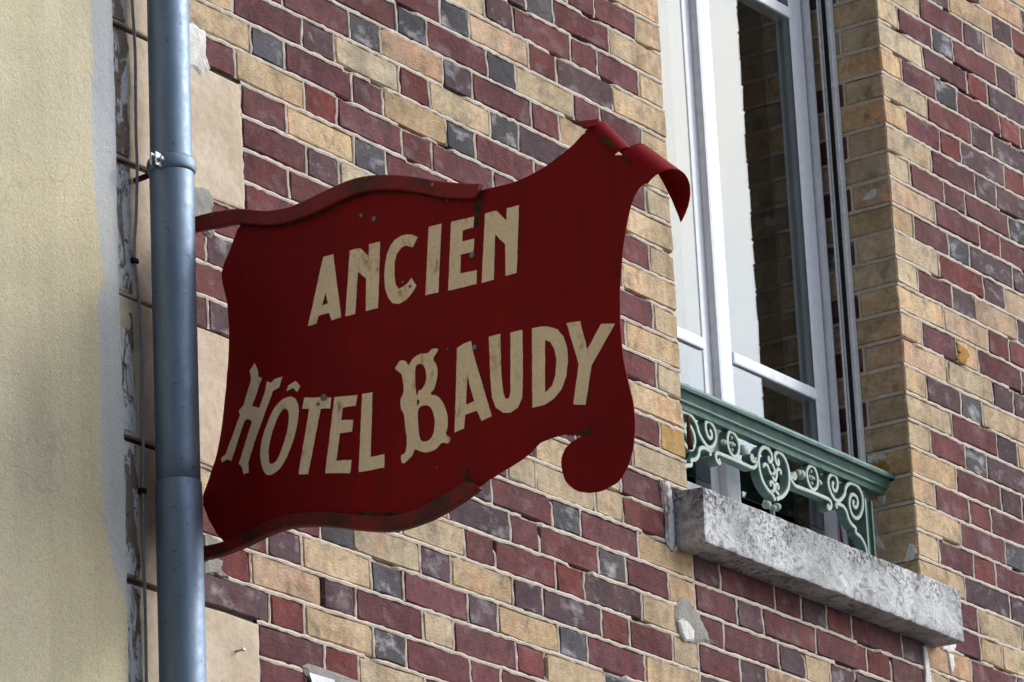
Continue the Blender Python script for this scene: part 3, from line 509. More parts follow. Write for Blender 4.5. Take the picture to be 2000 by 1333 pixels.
def brick_geo(w, hh, depth, rg, front=0.0):
    """ten-sided worn brick: front face proud of the arris, sides running back into the wall; centred on x and z, front at y = front"""
    c = rg.uniform(.002, .005); jt = lambda a=.0016: rg.uniform(-a, a)
    a, b = w / 2, hh / 2
    per = [(-a + c, -b), (rg.uniform(-.2, .2) * a, -b + jt()), (a - c, -b), (a, -b + c), (a, b - c), (a - c, b), (rg.uniform(-.2, .2) * a, b + jt()), (-a + c, b), (-a, b - c), (-a, -b + c)]
    if rg.random() < .3:                                              # a knocked-off corner
        q = rg.choice(((2, 3, 1, -1), (4, 5, 1, 1), (7, 8, -1, 1), (9, 0, -1, -1))); e1, e2 = rg.uniform(.004, .014), rg.uniform(.003, .009)
        i, j, sx, sz = q; flat, up = (i, j) if i in (2, 7) else (j, i)
        per[flat] = (sx * (a - e1), sz * b); per[up] = (sx * a, sz * (b - e2))
    per = [(x + jt(), z + jt()) for x, z in per]; n = len(per)
    tilt = (jt(.0013), jt(.0010)); V = []
    ins = rg.uniform(.0022, .0040)
    for x, z in per: V.append((x - math.copysign(ins, x) * (abs(x) > a * .5), front + tilt[0] * x / a + tilt[1] * z / b + jt(.0005), z - math.copysign(ins, z) * (abs(z) > b * .5)))
    for x, z in per: V.append((x, front + .0042 + jt(.0008), z))
    for x, z in per: V.append((x, depth, z))
    F = [tuple(range(n))]
    for i in range(n):
        j = (i + 1) % n; F += [(j, i, n + i, n + j), (n + j, n + i, 2 * n + i, 2 * n + j)]
    return V, F
def shade(code, rg):
    r, g, b, l = PAL[code]; k = rg.uniform(.82, 1.18) if code not in 'TOY' else rg.uniform(.88, 1.12); d = rg.uniform(-.06, .06)
    if code == 'T' and rg.random() < .25: k *= .93; d += .05
    return (r * k * (1 + d), g * k, b * k * (1 - d), l)
def paint(me, cols):
    at = me.attributes.new('bcol', 'FLOAT_COLOR', 'POINT'); at.data.foreach_set('color', [v for c in cols for v in c])
plate_px = [project(-1.805, -u, v) for u, v in D['plate']]
rank = []
for k, (x0, x1, r, c, dp) in enumerate(BR):
    z1, z0 = -r * RH, -(r + 1) * RH
    P = [project(x, 0, z) for x in (x0, (x0 + x1) / 2, x1) for z in (z0, z1)]
    area = (x1 - x0); vis = sum(0 < p[0] < W_PX and 0 < p[1] < H_PX and not inside(p, plate_px) and not (300 + .0225 * p[1] - 8 < p[0] < 360 + .0225 * p[1]) for p in P) / 6
    if vis > 0 and not (SILL[4] + .02 < z0 and r in (17, 18) and SILL[0] < (x0 + x1) / 2 < SILL[1]):
        d = (Vector(((x0 + x1) / 2, 0, z0)) - CAM_POS).length; rank.append((vis * area / d, k))
rank.sort(reverse=True); single = {k for _, k in rank[:300]}
SV, SF, SC = [], [], []
for k, (x0, x1, r, c, dp) in enumerate(BR):
    rg = random.Random(k * 31 + 5); z1, z0 = -r * RH - J, -(r + 1) * RH + J
    cx, cz = (x0 + x1) / 2, (z0 + z1) / 2
    V, F = brick_geo(x1 - x0, z1 - z0, dp, rg, rg.uniform(-.0012, .0007)); col = shade(c, rg)
    if k in single:
        me = mesh('brick', V, F); paint(me, [col] * len(V)); link('brick', me, M['brick'], wall, (cx, 0, cz))
    else:
        o = len(SV); SV += [(x + cx, y, z + cz) for x, y, z in V]; SF += [tuple(i + o for i in f) for f in F]; SC += [col] * len(V)
# bricks of the right window reveal, behind the quoin bricks
RV = []
for r in range(-13, 17):
    even = r % 2 == 0; z1, z0 = -r * RH - J, -(r + 1) * RH + J
    rg = random.Random(r + 900)
    for side, sx in ((XR, 1), (0.0, -1)):
        y0 = .115 if even else .23
        V, F = brick_geo(.10, z1 - z0, .08, rg)
        # turn the brick so that its face looks into the opening
        y1 = .222 if even else .33
        a = (y1 - y0) / .10
        W = [(side + sx * (y + .001), (y0 + y1) / 2 - sx * x * a * -1, z + (z0 + z1) / 2) for x, y, z in V]
        if sx < 0: F = [f[::-1] for f in F]
        col = shade('M' if rg.random() < .6 and even else 'G' if even and rg.random() < .5 else 'T', rg)
        if side == XR and even: me = mesh('brick', W, F); paint(me, [col] * len(W)); link('brick', me, M['brick'], wall)
        else:
            o = len(SV); SV += W; SF += [tuple(i + o for i in f) for f in F]; SC += [col] * len(W)
me = mesh('bricks', SV, SF); paint(me, SC); o = link('bricks', me, M['brick'], wall); tag(o, kind='stuff')

# raised, slightly wavy lime pointing between the bricks
MV, MF = [], []
mr = random.Random(3)
def bead(P, horizontal, hw=.0040):
    k0 = len(MV); n = len(P); gone = 0
    for x, z in P:
        a, b = (hw + mr.uniform(-.0013, .0012) for _ in range(2)); y = mr.uniform(-.0022, .0002)
        if gone == 0 and mr.random() < .022: gone = mr.randint(2, 6)          # pointing fallen out
        if gone: gone -= 1; y = mr.uniform(.006, .009); a -= .001
        q = [(-b - .0006, .013), (-b, y + .0016), (0, y), (a, y + .0016), (a + .0006, .013)]
        wv = mr.uniform(-.0009, .0009)
        MV.extend([(x, yy, z + d + wv) if horizontal else (x + d + wv, yy, z) for d, yy in q])
    for i in range(n - 1):
        for j in range(4): MF.append((k0 + i * 5 + j, k0 + i * 5 + j + 1, k0 + i * 5 + 6 + j, k0 + i * 5 + 5 + j))
ZB = -42 * RH
for z, xa, xb in BEDS:
    n = max(2, int((xb - xa) / .016)); amp = mr.uniform(0, .0012); ph = mr.uniform(0, 6)
    bead([(xa + (xb - xa) * i / n, z + amp * math.sin(ph + i * .11)) for i in range(n + 1)], True)
for x, r in JOINTS:
    lean = mr.uniform(-.0012, .0012); z1, z0 = -r * RH - .004, -(r + 1) * RH + .004
    if r in (17, 18) and SILL[0] < x < SILL[1]: continue
    bead([(x + lean * (t - .5) * 2, z0 + (z1 - z0) * t) for t in (0, .25, .5, .75, 1)], False, .0036)
for xj in (0.0, XR):     # straight joints below the sill corners
    bead([(xj, ZB + (-19 * RH - ZB) * i / 90) for i in range(91)], False)
# mortar beads turning round the right-hand reveal
for r in range(-13, 17):
    z = -r * RH; k0 = len(MV)
    for i in range(12):
        y = i * .03; t = mr.uniform(-.001, .001)
        MV.extend([(XR + .006, y, z - .005 + t), (XR + .0015, y, z - .0042 + t), (XR + .001, y, z + .0042 + t), (XR + .006, y, z + .005 + t)])
    for i in range(11):
        for j in range(3): MF.append((k0 + i * 4 + j + 1, k0 + i * 4 + j, k0 + i * 4 + 4 + j, k0 + i * 4 + 5 + j))
    if r % 2 == 0:
        k0 = len(MV); zz = -(r + 1) * RH
        for q in (zz, zz + RH): MV.extend([(XR + .004, .1055, q), (XR + .0008, .107, q), (XR + .0008, .114, q), (XR + .004, .1155, q)])
        for j in range(3): MF.append((k0 + j, k0 + j + 1, k0 + 5 + j, k0 + 4 + j))
me = mesh('mortar', MV, MF)
bm = bmesh.new(); bm.from_mesh(me); bm.normal_update(); bm.to_mesh(me); bm.free()
link('mortar', me, M['mortar'], wall)

# quoin stones beside the neighbour, long and short by turns, with open joints
for r in range(-22, 42, 4):
    xr = stone_left(r); z1, z0 = -r * RH - .005, -(r + 4) * RH + .005
    link('joint_filler', boxes('joint_filler', [(XL + .03, xr - .006, .006, .049, z1 + .0004, z1 + .0096)]), M['soot'], house)
    bm = box(XL + .02, xr - .003, -.003 + random.uniform(-.002, .002), .05, z0, z1, .005, .003, 2)
    bmesh.ops.subdivide_edges(bm, edges=[e for e in bm.edges if e.calc_length() > .05], cuts=5, use_grid_fill=True)
    for v in bm.verts:
        if v.co.y < .02: v.co.y += .004 * noise.noise(v.co * 9) + .0018 * noise.noise(v.co * 40)
        v.co.x += .002 * noise.noise(v.co * 30 + Vector((7, 0, 0))); v.co.z += .006 * noise.noise(v.co * 22 + Vector((0, 9, 0)))
    st = link('quoin_stone', bm_mesh('quoin_stone', bm), M['stone'], house, smooth=False)
    # flaking strip of old whitewash on the stone next to the neighbour's render
    k = 9
    right = [(-2.012 - .006 * random.random() + .016 * noise.noise(Vector((3, r, i * .7))), z0 + .006 + (z1 - z0 - .012) * i / k) for i in range(k + 1)]
    rough_patch('whitewash_flake', [(-2.14, z0 + .006)] + right + [(-2.14, z1 - .006)], -.0075, .002, M['flaking'], st, .0008)

rough_patch('plaster_patch', D['white_patch'], -.005, .01, M['white_plaster'], house, .003)
for i, P in enumerate(D['cement_patches']): rough_patch('cement_patch', P, -.004, .012, M['cement'], house, .006 if i == 0 else .003)
rough_patch('plaster_patch', D['sill_patch'], -.004, .01, M['flaking'], house, .001)
rough_patch('cement_patch', D['hole_patch'], -.003, .012, M['cement'], house, .003)
rough_patch('wall_plug', D['plug'], -.007, .0, M['white_plaster'], house, .003)
for P in D['reveal_patches']: rough_patch('plaster_patch', P, -.002, .003, M['white_plaster'], house, .001, XR)
for P in D['reveal_ochre']: rough_patch('lichen_spot', P, -.0015, .003, M['ochre'], house, .0005, XR)
for P in D['under_right']: rough_patch('plaster_patch', P, -.004, .012, M['white_plaster'], house, .002)
rough_patch('lichen_spot', D['stain_orange'], -.0035, .002, M['ochre'], house, .001)

# ---------------------------------------------------------------- sill
bm = box(*SILL, .006, .002, 2)
bmesh.ops.subdivide_edges(bm, edges=[e for e in bm.edges if e.calc_length() > .06], cuts=9, use_grid_fill=True)
bmesh.ops.subdivide_edges(bm, edges=[e for e in bm.edges if e.calc_length() > .06], cuts=4, use_grid_fill=True)
for v in bm.verts:
    d = noise.noise(v.co * 14) * .003 + noise.noise(v.co * 45) * .0022
    v.co += Vector((d * .6, d, noise.noise(v.co * 30 + Vector((5, 5, 5))) * .003))
    if v.co.z > -1.24: v.co.z -= .10 * max(0, .05 - v.co.y) * .9      # weathered fall to the front
link('sill', bm_mesh('sill', bm), M['sill'], house)

# ---------------------------------------------------------------- window
YF = .192                                    # face of the fixed frame
ZS = -1.197
win = link('window', boxes('window', [(-.02, .045, YF, YF + .06, ZS, WT), (XR - .026, XR + .02, YF, YF + .06, ZS, WT), (.045, XR - .026, YF, YF + .06, WT - .05, WT), (.045, XR - .026, YF, YF + .06, ZS, ZS + .05)]), M['white_wood'], house)
tag(win, 'white painted casement window, sky mirrored in its panes')
def wbox(name, b, mat='white_wood', bev=.004): return link(name, bm_mesh(name, box(*b, bev, 0, 2)), M[mat], win)
YC = .200
XM0, XM1 = D['win']['x'][1], D['win']['x'][2]
cas = [(.047, XM0 + .012, .047 + .085, D['win']['x'][0] - .004), (XM0 + .012, XR - .028, D['win']['x'][3], D['win']['x'][4])]
bars = [-.688, .318]
for ci, (xa, xb, ga, gb) in enumerate(cas):
    wbox('stile', (xa, ga, YC, YC + .045, ZS + .05, WT - .05)); wbox('stile', (gb, xb, YC, YC + .045, ZS + .05, WT - .05))
    wbox('rail', (ga, gb, YC + .001, YC + .044, ZS + .052, ZS + .15)); wbox('rail', (ga, gb, YC + .001, YC + .044, WT - .13, WT - .052))
    for z in bars: wbox('glazing_bar', (ga, gb, YC - .006, YC + .04, z - .015, z + .015), bev=.005)
    zs = [ZS + .15] + bars + [WT - .13]
    for i in range(3):
        wbox('pane', (ga + .001, gb - .001, YC + .002, YC + .006, zs[i] + .0155, zs[i + 1] - .0155), 'glass', 0)
wbox('cover_strip', (XM0 - .005, XM1 + .005, YC - .022, YC + .002, ZS + .05, WT - .05), bev=.009)
wbox('frame_bead', (XR - .03, XR - .020, YF - .014, YF + .002, ZS, WT), bev=.003)
# shutter guide rail fixed on the right reveal
gr = link('guide_rail', bm_mesh('guide_rail', box(XR - .022, XR - .0005, .123, .152, ZS + .002, WT, .002)), M['alu'], house)
link('rubber_strip', boxes('rubber_strip', [(XR - .0245, XR - .02, .1335, .1445, ZS + .003, WT - .002)]), M['black'], gr)
link('edge_strip', bm_mesh('edge_strip', box(XR - .026, XR - .0005, .1525, .1575, ZS + .002, WT, .001)), M['alu'], gr)
# the dark room behind the panes
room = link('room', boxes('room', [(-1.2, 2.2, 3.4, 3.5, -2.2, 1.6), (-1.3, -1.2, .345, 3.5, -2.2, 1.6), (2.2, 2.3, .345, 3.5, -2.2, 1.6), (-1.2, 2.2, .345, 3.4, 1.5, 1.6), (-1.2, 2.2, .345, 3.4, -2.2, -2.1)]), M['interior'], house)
# old shutter hinge pin at the left jamb
a, b = (Vector(p) for p in D['hinge'])
link('hinge_pin', tube([a, a.lerp(b, .5), a.lerp(b, .52), b], [.0042, .0042, .0065, .0065], 10), M['rust'], house)
# roof edge above the picture
link('roof', boxes('roof', [(XL - .0, XRR + .2, -.35, 3.0, ZT + .002, ZT + .16)]), M['roof'], house)
nl = D['nail']
link('nail', tube([(nl[0], -.022, nl[1]), (nl[0], -.02, nl[1]), (nl[0], -.02, nl[1]), (nl[0], .01, nl[1])], [.0042, .0042, .0025, .0025], 8), M['steel'], house)

# ---------------------------------------------------------------- neighbour's rendered house
YN = -.03
nb = empty('rendered_house', (-3.2, .2, GROUND), 'neighbouring house wall in cream roughcast with bare grey render edge', 'house')
E = [(D['neigh_edge'][0][0], ZT)] + [(p[0], p[2]) for p in D['neigh_edge']] + [(D['neigh_edge'][-1][0], GROUND)]
EE = []
for (xa, za), (xb, zb) in zip(E, E[1:]):
    n = max(1, int(abs(za - zb) / .012)) if -2.4 < zb < 0 else 1
    for i in range(n): t = i / n; EE.append((xa + (xb - xa) * t + random.uniform(-.0012, .0012), za + (zb - za) * t))
EE.append(E[-1])
def edge_slab(EE, x0, y0, y1, bev):
    V, F = [], []; n = len(EE)
    for x, z in EE: V += [(x0, y0, z), (x - bev, y0, z), (x, y0 + bev, z), (x, y1, z)]
    for i in range(n - 1):
        k = i * 4
        for j in range(3): F.append((k + j, k + 4 + j, k + 5 + j, k + 1 + j))
    F.append((0, 1, 2, 3)); F.append((4 * n - 1, 4 * n - 2, 4 * n - 3, 4 * n - 4))
    me = mesh('wall', V, F); bm = bmesh.new(); bm.from_mesh(me); bmesh.ops.recalc_face_normals(bm, faces=bm.faces); bm.to_mesh(me); bm.free(); return me
nw = link('wall', edge_slab(EE, -5.2, YN, .3, .006), M['grey_render'], nb)
PE = [(D['paint_edge'][0][0], ZT)] + [(p[0], p[2]) for p in D['paint_edge']]
PP = []
for (xa, za), (xb, zb) in zip(PE, PE[1:]):
    n = max(1, int(math.hypot(xa - xb, za - zb) / .012))
    for i in range(n): t = i / n; PP.append((xa + (xb - xa) * t + random.uniform(-.0016, .0016), za + (zb - za) * t))
last = PE[-1]
tail = [(x - .0085, z) for x, z in EE if z < last[1] - .004]
PP += tail
pc = edge_slab(PP, -5.19, YN - .0022, YN + .01, .0012)
link('paint_coat', pc, M['cream_render'], nb)
link('roof', boxes('roof', [(-5.3, XL - .02, -.35, 3.0, ZT + .002, ZT + .16)]), M['roof'], nb)

# ---------------------------------------------------------------- zinc drainpipe
pa, pb = Vector(D['pipe_axis'][0]), Vector(D['pipe_axis'][1])
pdir = (pb - pa) / (pb.z - pa.z)
def pax(z): return pa + pdir * (z - pa.z)
pipe = empty('drainpipe', pax(GROUND), 'round grey zinc drainpipe running down between the two houses', 'drainpipe')
zc, zsn = D['clamp'][2], D['seam'][2]
def ptube(name, L, parent=pipe): # list of (z, radius)
    return link(name, tube([pax(z) for z, r in L], [r for z, r in L], 48), M['zinc'], parent)
ptube('pipe', [(ZT, .0405), (zc + .06, .0405), (zc + .02, .0408), (zc - .02, .0408)])
ptube('pipe', [(zc + .004, .0415), (zc + .002, .0428), (zc - .02, .0428), (zsn + .05, .0420), (zsn - .02, .0420)])
ptube('pipe', [(zsn + .002, .0424), (zsn, .0442), (zsn - .06, .0444), (zsn - .3, .0440), (GROUND + .1, .0436)])
prof = [(.016, .0436), (.013, .0462), (.006, .0476), (-.002, .0478), (-.009, .0464), (-.013, .0438)]
band = ptube('clamp', [(zc + d, r) for d, r in prof])
out = Vector((-.995, -.10, 0))          # ears of the clamp point out and left
q = pax(zc); e = q + out * .045
bm = bmesh.new()
side = Vector((.10, -.995, 0))
for s in (-1, 1):
    b0 = box(-.0016, .0016, -.004, .021, -.014, .014, .0012)
    for v in b0.verts: v.co = e + side * (v.co.x + s * .005) + out * v.co.y + Vector((0, 0, v.co.z))
    me_ = bpy.data.meshes.new('t'); b0.to_mesh(me_); b0.free(); bm.from_mesh(me_); bpy.data.meshes.remove(me_)
link('clamp_ear', bm_mesh('clamp_ear', bm), M['steel'], band)
link('bolt', tube([e + out * .010 - side * .013, e + out * .010 - side * .009, e + out * .010 - side * .009, e + out * .010 + side * .010, e + out * .010 + side * .010, e + out * .010 + side * .015], [.0055, .0055, .003, .003, .0055, .0055], 8), M['steel'], band)
link('wall_arm', tube([q + Vector((-.01, .03, -.004)), q + Vector((-.012, .1, -.012))], .006, 8), M['rust'], band)
tri = pax(zc + .018)
me = mesh('torn_edge', [tuple(tri + Vector(v)) for v in ((.032, -.027, 0), (.046, -.006, -.002), (.050, -.012, -.012), (.036, -.022, .045), (.042, -.004, .02))], [(0, 2, 3), (2, 1, 4), (2, 4, 3), (0, 1, 2), (0, 3, 4, 1)])
link('torn_edge', me, M['dark_steel'], pipe)

# ---------------------------------------------------------------- cable beside the pipe
P = catmull(D['cable'], 5)
cb = link('cable', tube(P, .0032, 8), M['cable'], None, smooth=True); tag(cb, 'thin grey cable hanging on the stone quoins left of the drainpipe', 'cable')
for c in D['clips']:
    bm = box(c[0] - .008, c[0] + .009, c[1] - .006, .0, c[2] - .004, c[2] + .006, .0015)
    link('cable_clip', bm_mesh('cable_clip', bm), M['black'], cb)

# ---------------------------------------------------------------- the hotel sign, hung square to the wall
XS = -1.805
sign = empty('hotel_sign', (XS, 0, -1.4), 'dark red sheet metal scroll sign with cream hand painted letters, jutting from the wall', 'sign')
def curve_mesh(name, loops, x0, thick, smooth_loops=False):
    cu = bpy.data.curves.new(name, 'CURVE'); cu.dimensions = '2D'; cu.fill_mode = 'BOTH'; cu.extrude = thick / 2
    for L in loops:
        sp = cu.splines.new('POLY'); sp.points.add(len(L) - 1); sp.use_cyclic_u = True
        for p, (u, v) in zip(sp.points, L): p.co = (u, v, 0, 1)
    t = bpy.data.objects.new(name, cu); me = bpy.data.meshes.new_from_object(t); bpy.data.objects.remove(t); bpy.data.curves.remove(cu)
    for v in me.vertices: v.co = Vector((x0 + thick / 2 + v.co.z, -v.co.x, v.co.y))
    bm = bmesh.new(); bm.from_mesh(me); bmesh.ops.remove_doubles(bm, verts=bm.verts, dist=1e-6); bmesh.ops.recalc_face_normals(bm, faces=bm.faces); bm.to_mesh(me); bm.free(); me.materials.clear()
    return me
def ragged(L, jit, step):
    out = []
    for i in range(len(L)):
        a, b = Vector(L[i]), Vector(L[(i + 1) % len(L)]); n = max(1, int((b - a).length / step))
        for k in range(n):
            p = a.lerp(b, k / n); out.append((p.x + random.uniform(-jit, jit), p.y + random.uniform(-jit, jit)))
    return out
pl = D['plate']
soft = [pl[0]]
soft = ragged([tuple(v)[:2] for v in catmull([(u, v, 0) for u, v in pl], 3, True)], .0006, .012)
plate = link('sign_plate', curve_mesh('sign_plate', [soft], XS, .0022), M['red'], sign)
def round_loop(L, n=3): return [tuple(v)[:2] for v in catmull([(u, v, 0) for u, v in L], n, True)]
for name, loops in D['letters']:
    LL = []
    for L in loops:
        if name in 'COUB' and len(L) > 6: L = round_loop(L, 3) if name in 'OB' else L
        LL.append(ragged(L, .0004, .008))
    link('letter', curve_mesh('letter', LL, XS - .0012, .0008), M['letter'], sign)
for u, v, r in D['screws']:
    link('screw', tube([(XS - .0035, -u, v), (XS - .0025, -u, v), (XS + .001, -u, v)], [r * .7, r, r], 10), M['dark_steel'], sign)
def bar(name, up, lo, x0, x1, mat):
    A = catmull([(u, v, 0) for u, v in up], 4); B = catmull([(u, v, 0) for u, v in lo], 4); V, F = [], []; n = min(len(A), len(B)); bv = .0025
    for a, b in zip(A, B):
        w = (b - a).normalized()
        for p, x in ((a + w * bv, x0), (b - w * bv, x0), (b, x0 + bv), (b, x1), (a, x1), (a, x0 + bv)): V.append((x + random.uniform(-.0004, .0004), -p.x, p.y))
    m = 6
    for i in range(n - 1):
        for j in range(m): F.append((i * m + j, i * m + (j + 1) % m, (i + 1) * m + (j + 1) % m, (i + 1) * m + j))
    F.append(tuple(range(m))[::-1]); F.append(tuple(range((n - 1) * m, n * m)))
    me = mesh(name, V, F); bm = bmesh.new(); bm.from_mesh(me); bmesh.ops.recalc_face_normals(bm, faces=bm.faces); bm.to_mesh(me); bm.free()
    return link(name, me, mat, sign)
bar('top_bracket', D['topbar_up'], D['topbar_lo'], XS - .014, XS - .0005, M['rim'])
bar('bottom_bracket', D['botbar_up'], D['botbar_lo'], XS - .011, XS + .004, M['rusty_rim'])
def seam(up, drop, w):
    L = [(u, v - drop) for u, v in up]; bar('dark_seam', L, [(u, v - w) for u, v in L], XS - .0022, XS - .0003, M['rust'])
seam(D['topbar_lo'][2:-1], .0004, .0034)  # thin dark strip just below the top bar
for k, P in enumerate(D['rust']): link('rust_stain', curve_mesh('rust_stain', [ragged(P, .0012, .004)], XS - .0007 - .0001 * k, .0004), M['rust'], sign)
# the outer corner rolled back like a scroll of paper, split in two by a tear
cA, cN1, cN2, cB = (Vector((D['curl'][k][0], D['curl'][k][1], 0)) for k in ('A', 'N1', 'N2', 'B'))
dg = (cB - cA).normalized(); nn = Vector((-dg.y, dg.x, 0))
if nn.y < 0: nn = -nn
def curl(name, p0, p1, ra, rb, ta, tb, nt_=14, ns=18, ext=0.0):
    V, F = [], []
    for i in range(nt_ + 1):
        t = i / nt_; base = p0.lerp(p1, t); r = ra + (rb - ra) * t; tm = ta + (tb - ta) * t
        for j in range(ns + 1):
            th = tm * j / ns; p = base + nn * (r * math.sin(th)) + dg * (ext * t * (j / ns) ** 2)
            V.append((XS + .001 + r * (1 - math.cos(th)) + random.uniform(-.0003, .0003), -p.x, p.y))
    for i in range(nt_):
        for j in range(ns): k = i * (ns + 1) + j; F.append((k, k + 1, k + ns + 2, k + ns + 1))
    o = link(name, mesh(name, V, F, True), M['red'], sign)
    md = o.modifiers.new('thickness', 'SOLIDIFY'); md.thickness = .0016; md.offset = 0
    return o
curl('scroll_curl', cA - dg * .004 - nn * .003, cN1 - nn * .003, .034, .028, R_(180), R_(165))
curl('scroll_curl', cN2 - nn * .004, cB + dg * .006 - nn * .004, .042, .051, R_(150), R_(214), ext=.045)
# torn flap at the inner end of the first curl
p = cA - dg * .004 + nn * .031
V = [(XS + .012, -p.x, p.y), (XS - .010, -(p.x - .028), p.y - .004), (XS - .012, -(p.x - .012), p.y - .020), (XS + .002, -(p.x + .002), p.y - .016)]
o = link('torn_flap', mesh('torn_flap', V, [(0, 1, 2, 3)]), M['red'], sign); md = o.modifiers.new('thickness', 'SOLIDIFY'); md.thickness = .0015

# ---------------------------------------------------------------- cast-iron window guard
RY0, RY1 = .085, .109
XC = .538
guard = empty('window_guard', (XC, .09, -1.2), 'dark green cast iron window guard with pale scrolls above the stone sill', 'railing')
def ribbon(P, hw, name, closed=False, y0=RY0, y1=RY1):
    """flat iron bent in the plane of the guard; pale face to the street, green sides"""
    P = catmull([(x, z, 0) for x, z in P], 5, closed); V, F = [], []; n = len(P); mi = []
    for i, p in enumerate(P):
        a = P[(i - 1) % n] if closed or i else p; b = P[(i + 1) % n] if closed or i < n - 1 else p
        t = (b - a).normalized(); w = Vector((-t.y, t.x, 0)) * hw
        for q, y in ((p - w * .75, y0), (p + w * .75, y0), (p + w, y0 + .0025), (p + w, y1), (p - w, y1), (p - w, y0 + .0025)): V.append((q.x, y, q.y))
    m = 6
    for i in range(n if closed else n - 1):
        k, l = i * m, ((i + 1) % n) * m
        for j in range(m): F.append((k + j, k + (j + 1) % m, l + (j + 1) % m, l + j)); mi.append(1 if j in (0, 1, 5) else 0)
    if not closed: F += [tuple(range(m))[::-1], tuple(range((n - 1) * m, n * m))]; mi += [0, 0]
    me = mesh(name, V, F); me.materials.append(M['green']); me.materials.append(M['pale_green']); me.polygons.foreach_set('material_index', mi)
    bm = bmesh.new(); bm.from_mesh(me); bmesh.ops.recalc_face_normals(bm, faces=bm.faces); bm.to_mesh(me); bm.free()
    return link(name, me, None, guard)
def ball(name, x, z, r, y=None, sy=1.0, parent=guard, mat='pale_green'):
    bm = bmesh.new(); bmesh.ops.create_uvsphere(bm, u_segments=12, v_segments=8, radius=r)
    for v in bm.verts: v.co = Vector((x + v.co.x, (RY0 + .006 if y is None else y) + v.co.y * sy, z + v.co.z))
    o = link(name, bm_mesh(name, bm), M[mat], parent, smooth=True); return o
K = D['rail']
for sgn in (1, -1):
    mx = (lambda L: [(XC + sgn * (x - XC), z) for x, z in L])
    ribbon(mx(K['scrolls']), .0052, 'scroll'); ribbon(mx(K['bracket']), .0052, 'corner_bracket'); ribbon(mx(K['bar']), .0052, 'lower_bar')
    rg_ = ribbon(mx(K['ring']), .0048, 'ring', True)
    ctr = K['cross'][1]; cx, cz = mx([ctr])[0]
    ball('boss', cx, cz, .0065, parent=rg_)
    for dx, dz in ((0, .015), (0, -.015), (.011, 0), (-.011, 0)): ball('petal', cx + dx, cz + dz, .0052, parent=rg_)
    bd = mx(K['beads'])
    for (x, z), r in zip(bd, (.009, .0125, .0075, .005)): ball('bead', x, z, r)
    ps = mx(K['post']); xa, xb = sorted((ps[0][0], ps[1][0])); xc_ = (xa + xb) / 2
    bm = bmesh.new(); L = [(xc_ - .019, xc_ - .012, RY0 + .001, RY1 + .012), (xc_ + .012, xc_ + .019, RY0 + .001, RY1 + .012), (xc_ - .012, xc_ + .012, RY0 + .008, RY1 + .012)]
    po = link('post', boxes('post', [(a, b, c, d, -1.198, -.975) for a, b, c, d in L]), M['green'], guard)
    link('post_face', boxes('post_face', [(a + .0005, b - .0005, c - .0012, c + .0005, -1.197, -.975) for a, b, c, d in L[:2]]), M['pale_green'], po)
    shift = XC - (K['foot'][2][0] * .5 + K['c_left'][-1][0] * .5) if False else 0
for nm in ('c_left', 'c_right'): ribbon(K[nm], .0054, 'heart_scroll')
for nm in ('in1', 'in2', 'in3', 'in4'): ribbon(K[nm], .0048, 'leaf_scroll')
for (x, z), r in zip(K['foot'], (.010, .010, .008)): ball('foot_knob', x, z, r, sy=1.2)
link('foot_stem', tube([(K['foot'][2][0], RY0 + .008, -1.10), (K['foot'][2][0], RY0 + .008, -1.199)], .006, 8), M['green'], guard)
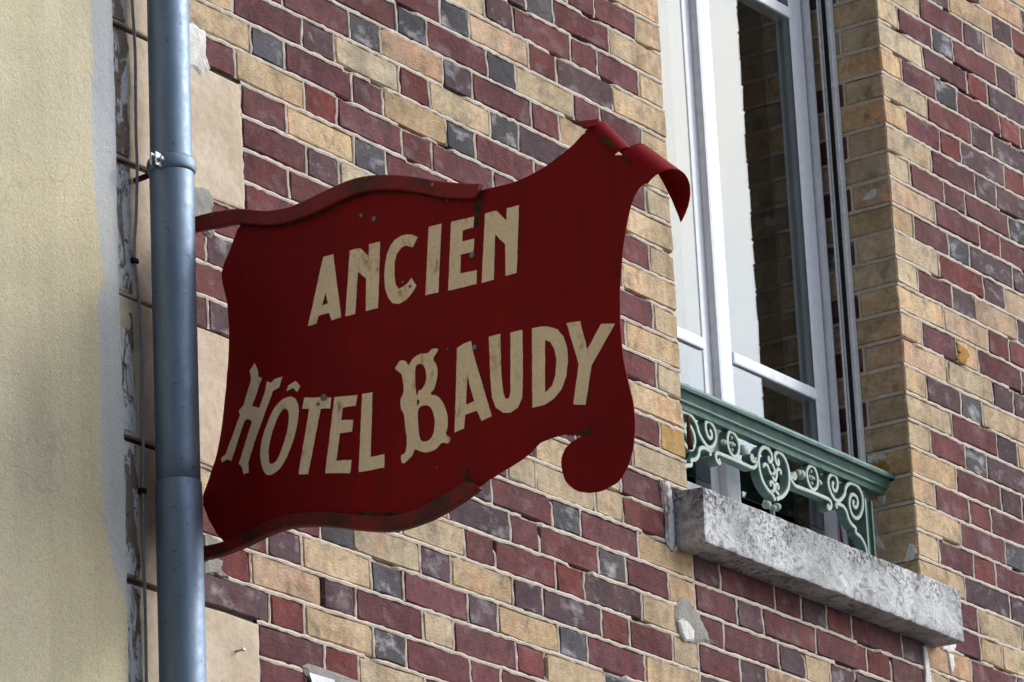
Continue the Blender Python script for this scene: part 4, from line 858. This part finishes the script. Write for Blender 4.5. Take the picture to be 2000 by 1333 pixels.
# moulded hand rail
pr = [(.050, -.934), (.0475, -.928), (.050, -.921), (.056, -.917), (.058, -.925), (.064, -.938), (.070, -.948), (.070, -.953), (.078, -.956), (.082, -.966), (.112, -.966), (.118, -.956), (.126, -.950), (.132, -.925), (.134, -.915), (.095, -.908)]
pr = [(.082 + (y - .082) * .72 if y > .082 else y, z + .019) for y, z in pr]
V, F = [], []; xs = [.001 + (XR - .002) * i / 60 for i in range(61)]; m = len(pr)
for x in xs: V += [(x, y + random.uniform(-.0004, .0004), z + random.uniform(-.0004, .0004)) for y, z in pr]
for i in range(60):
    for j in range(m): F.append((i * m + j, i * m + (j + 1) % m, (i + 1) * m + (j + 1) % m, (i + 1) * m + j))
F += [tuple(range(m)), tuple(range(60 * m, 61 * m))]
me = mesh('hand_rail', V, F); bm = bmesh.new(); bm.from_mesh(me); bmesh.ops.recalc_face_normals(bm, faces=bm.faces); bm.to_mesh(me); bm.free()
link('hand_rail', me, M['green'], guard)

# ---------------------------------------------------------------- small loose things
def scrap(name, P, y, thick, mat, label, cat):
    V = [(x, y + random.uniform(-.004, .004), z) for x, z in P]; o = link(name, mesh(name, V, [tuple(range(len(P)))]), M[mat])
    md = o.modifiers.new('thickness', 'SOLIDIFY'); md.thickness = thick
    return tag(o, label, cat)
scrap('paper_scrap', D['paper'], -.012, .0012, 'paper', 'white scrap of sheet stuck on the bricks low down beside the stone quoin', 'scrap')
x0, z0 = D['ribbon'][0][0], D['ribbon'][0][2]
scrap('cloth_ribbon', [(x0, z0 + .01), (x0 + .012, z0 - .06), (x0 + .016, -1.196), (x0 - .012, -1.196), (x0 - .006, z0 - .06)], .15, .002, 'purple', 'purple strip of cloth behind the right end of the green window guard', 'cloth')
for (x, y, z), lab in zip(((.062, .0, -1.192), (.362, .0, -1.192)), ('larger white plaster chip on the sill beside the left window jamb', 'small white plaster chip on the sill left of the guard centre')):
    sc_ = 1.0 if x < .2 else .6
    V = [(x - .016 * sc_, y - .02, z - .005), (x + .018 * sc_, y - .016, z - .005), (x + .004, y + .012, z - .005), (x - .012 * sc_, y - .006, z + .024 * sc_), (x + .012 * sc_, y - .002, z + .012 * sc_)]
    o = link('plaster_chip', mesh('plaster_chip', V, [(0, 1, 4, 3), (1, 2, 4), (2, 0, 3), (2, 3, 4), (0, 2, 1)]), M['white_plaster']); tag(o, lab, 'debris', 'plaster chips on the sill')
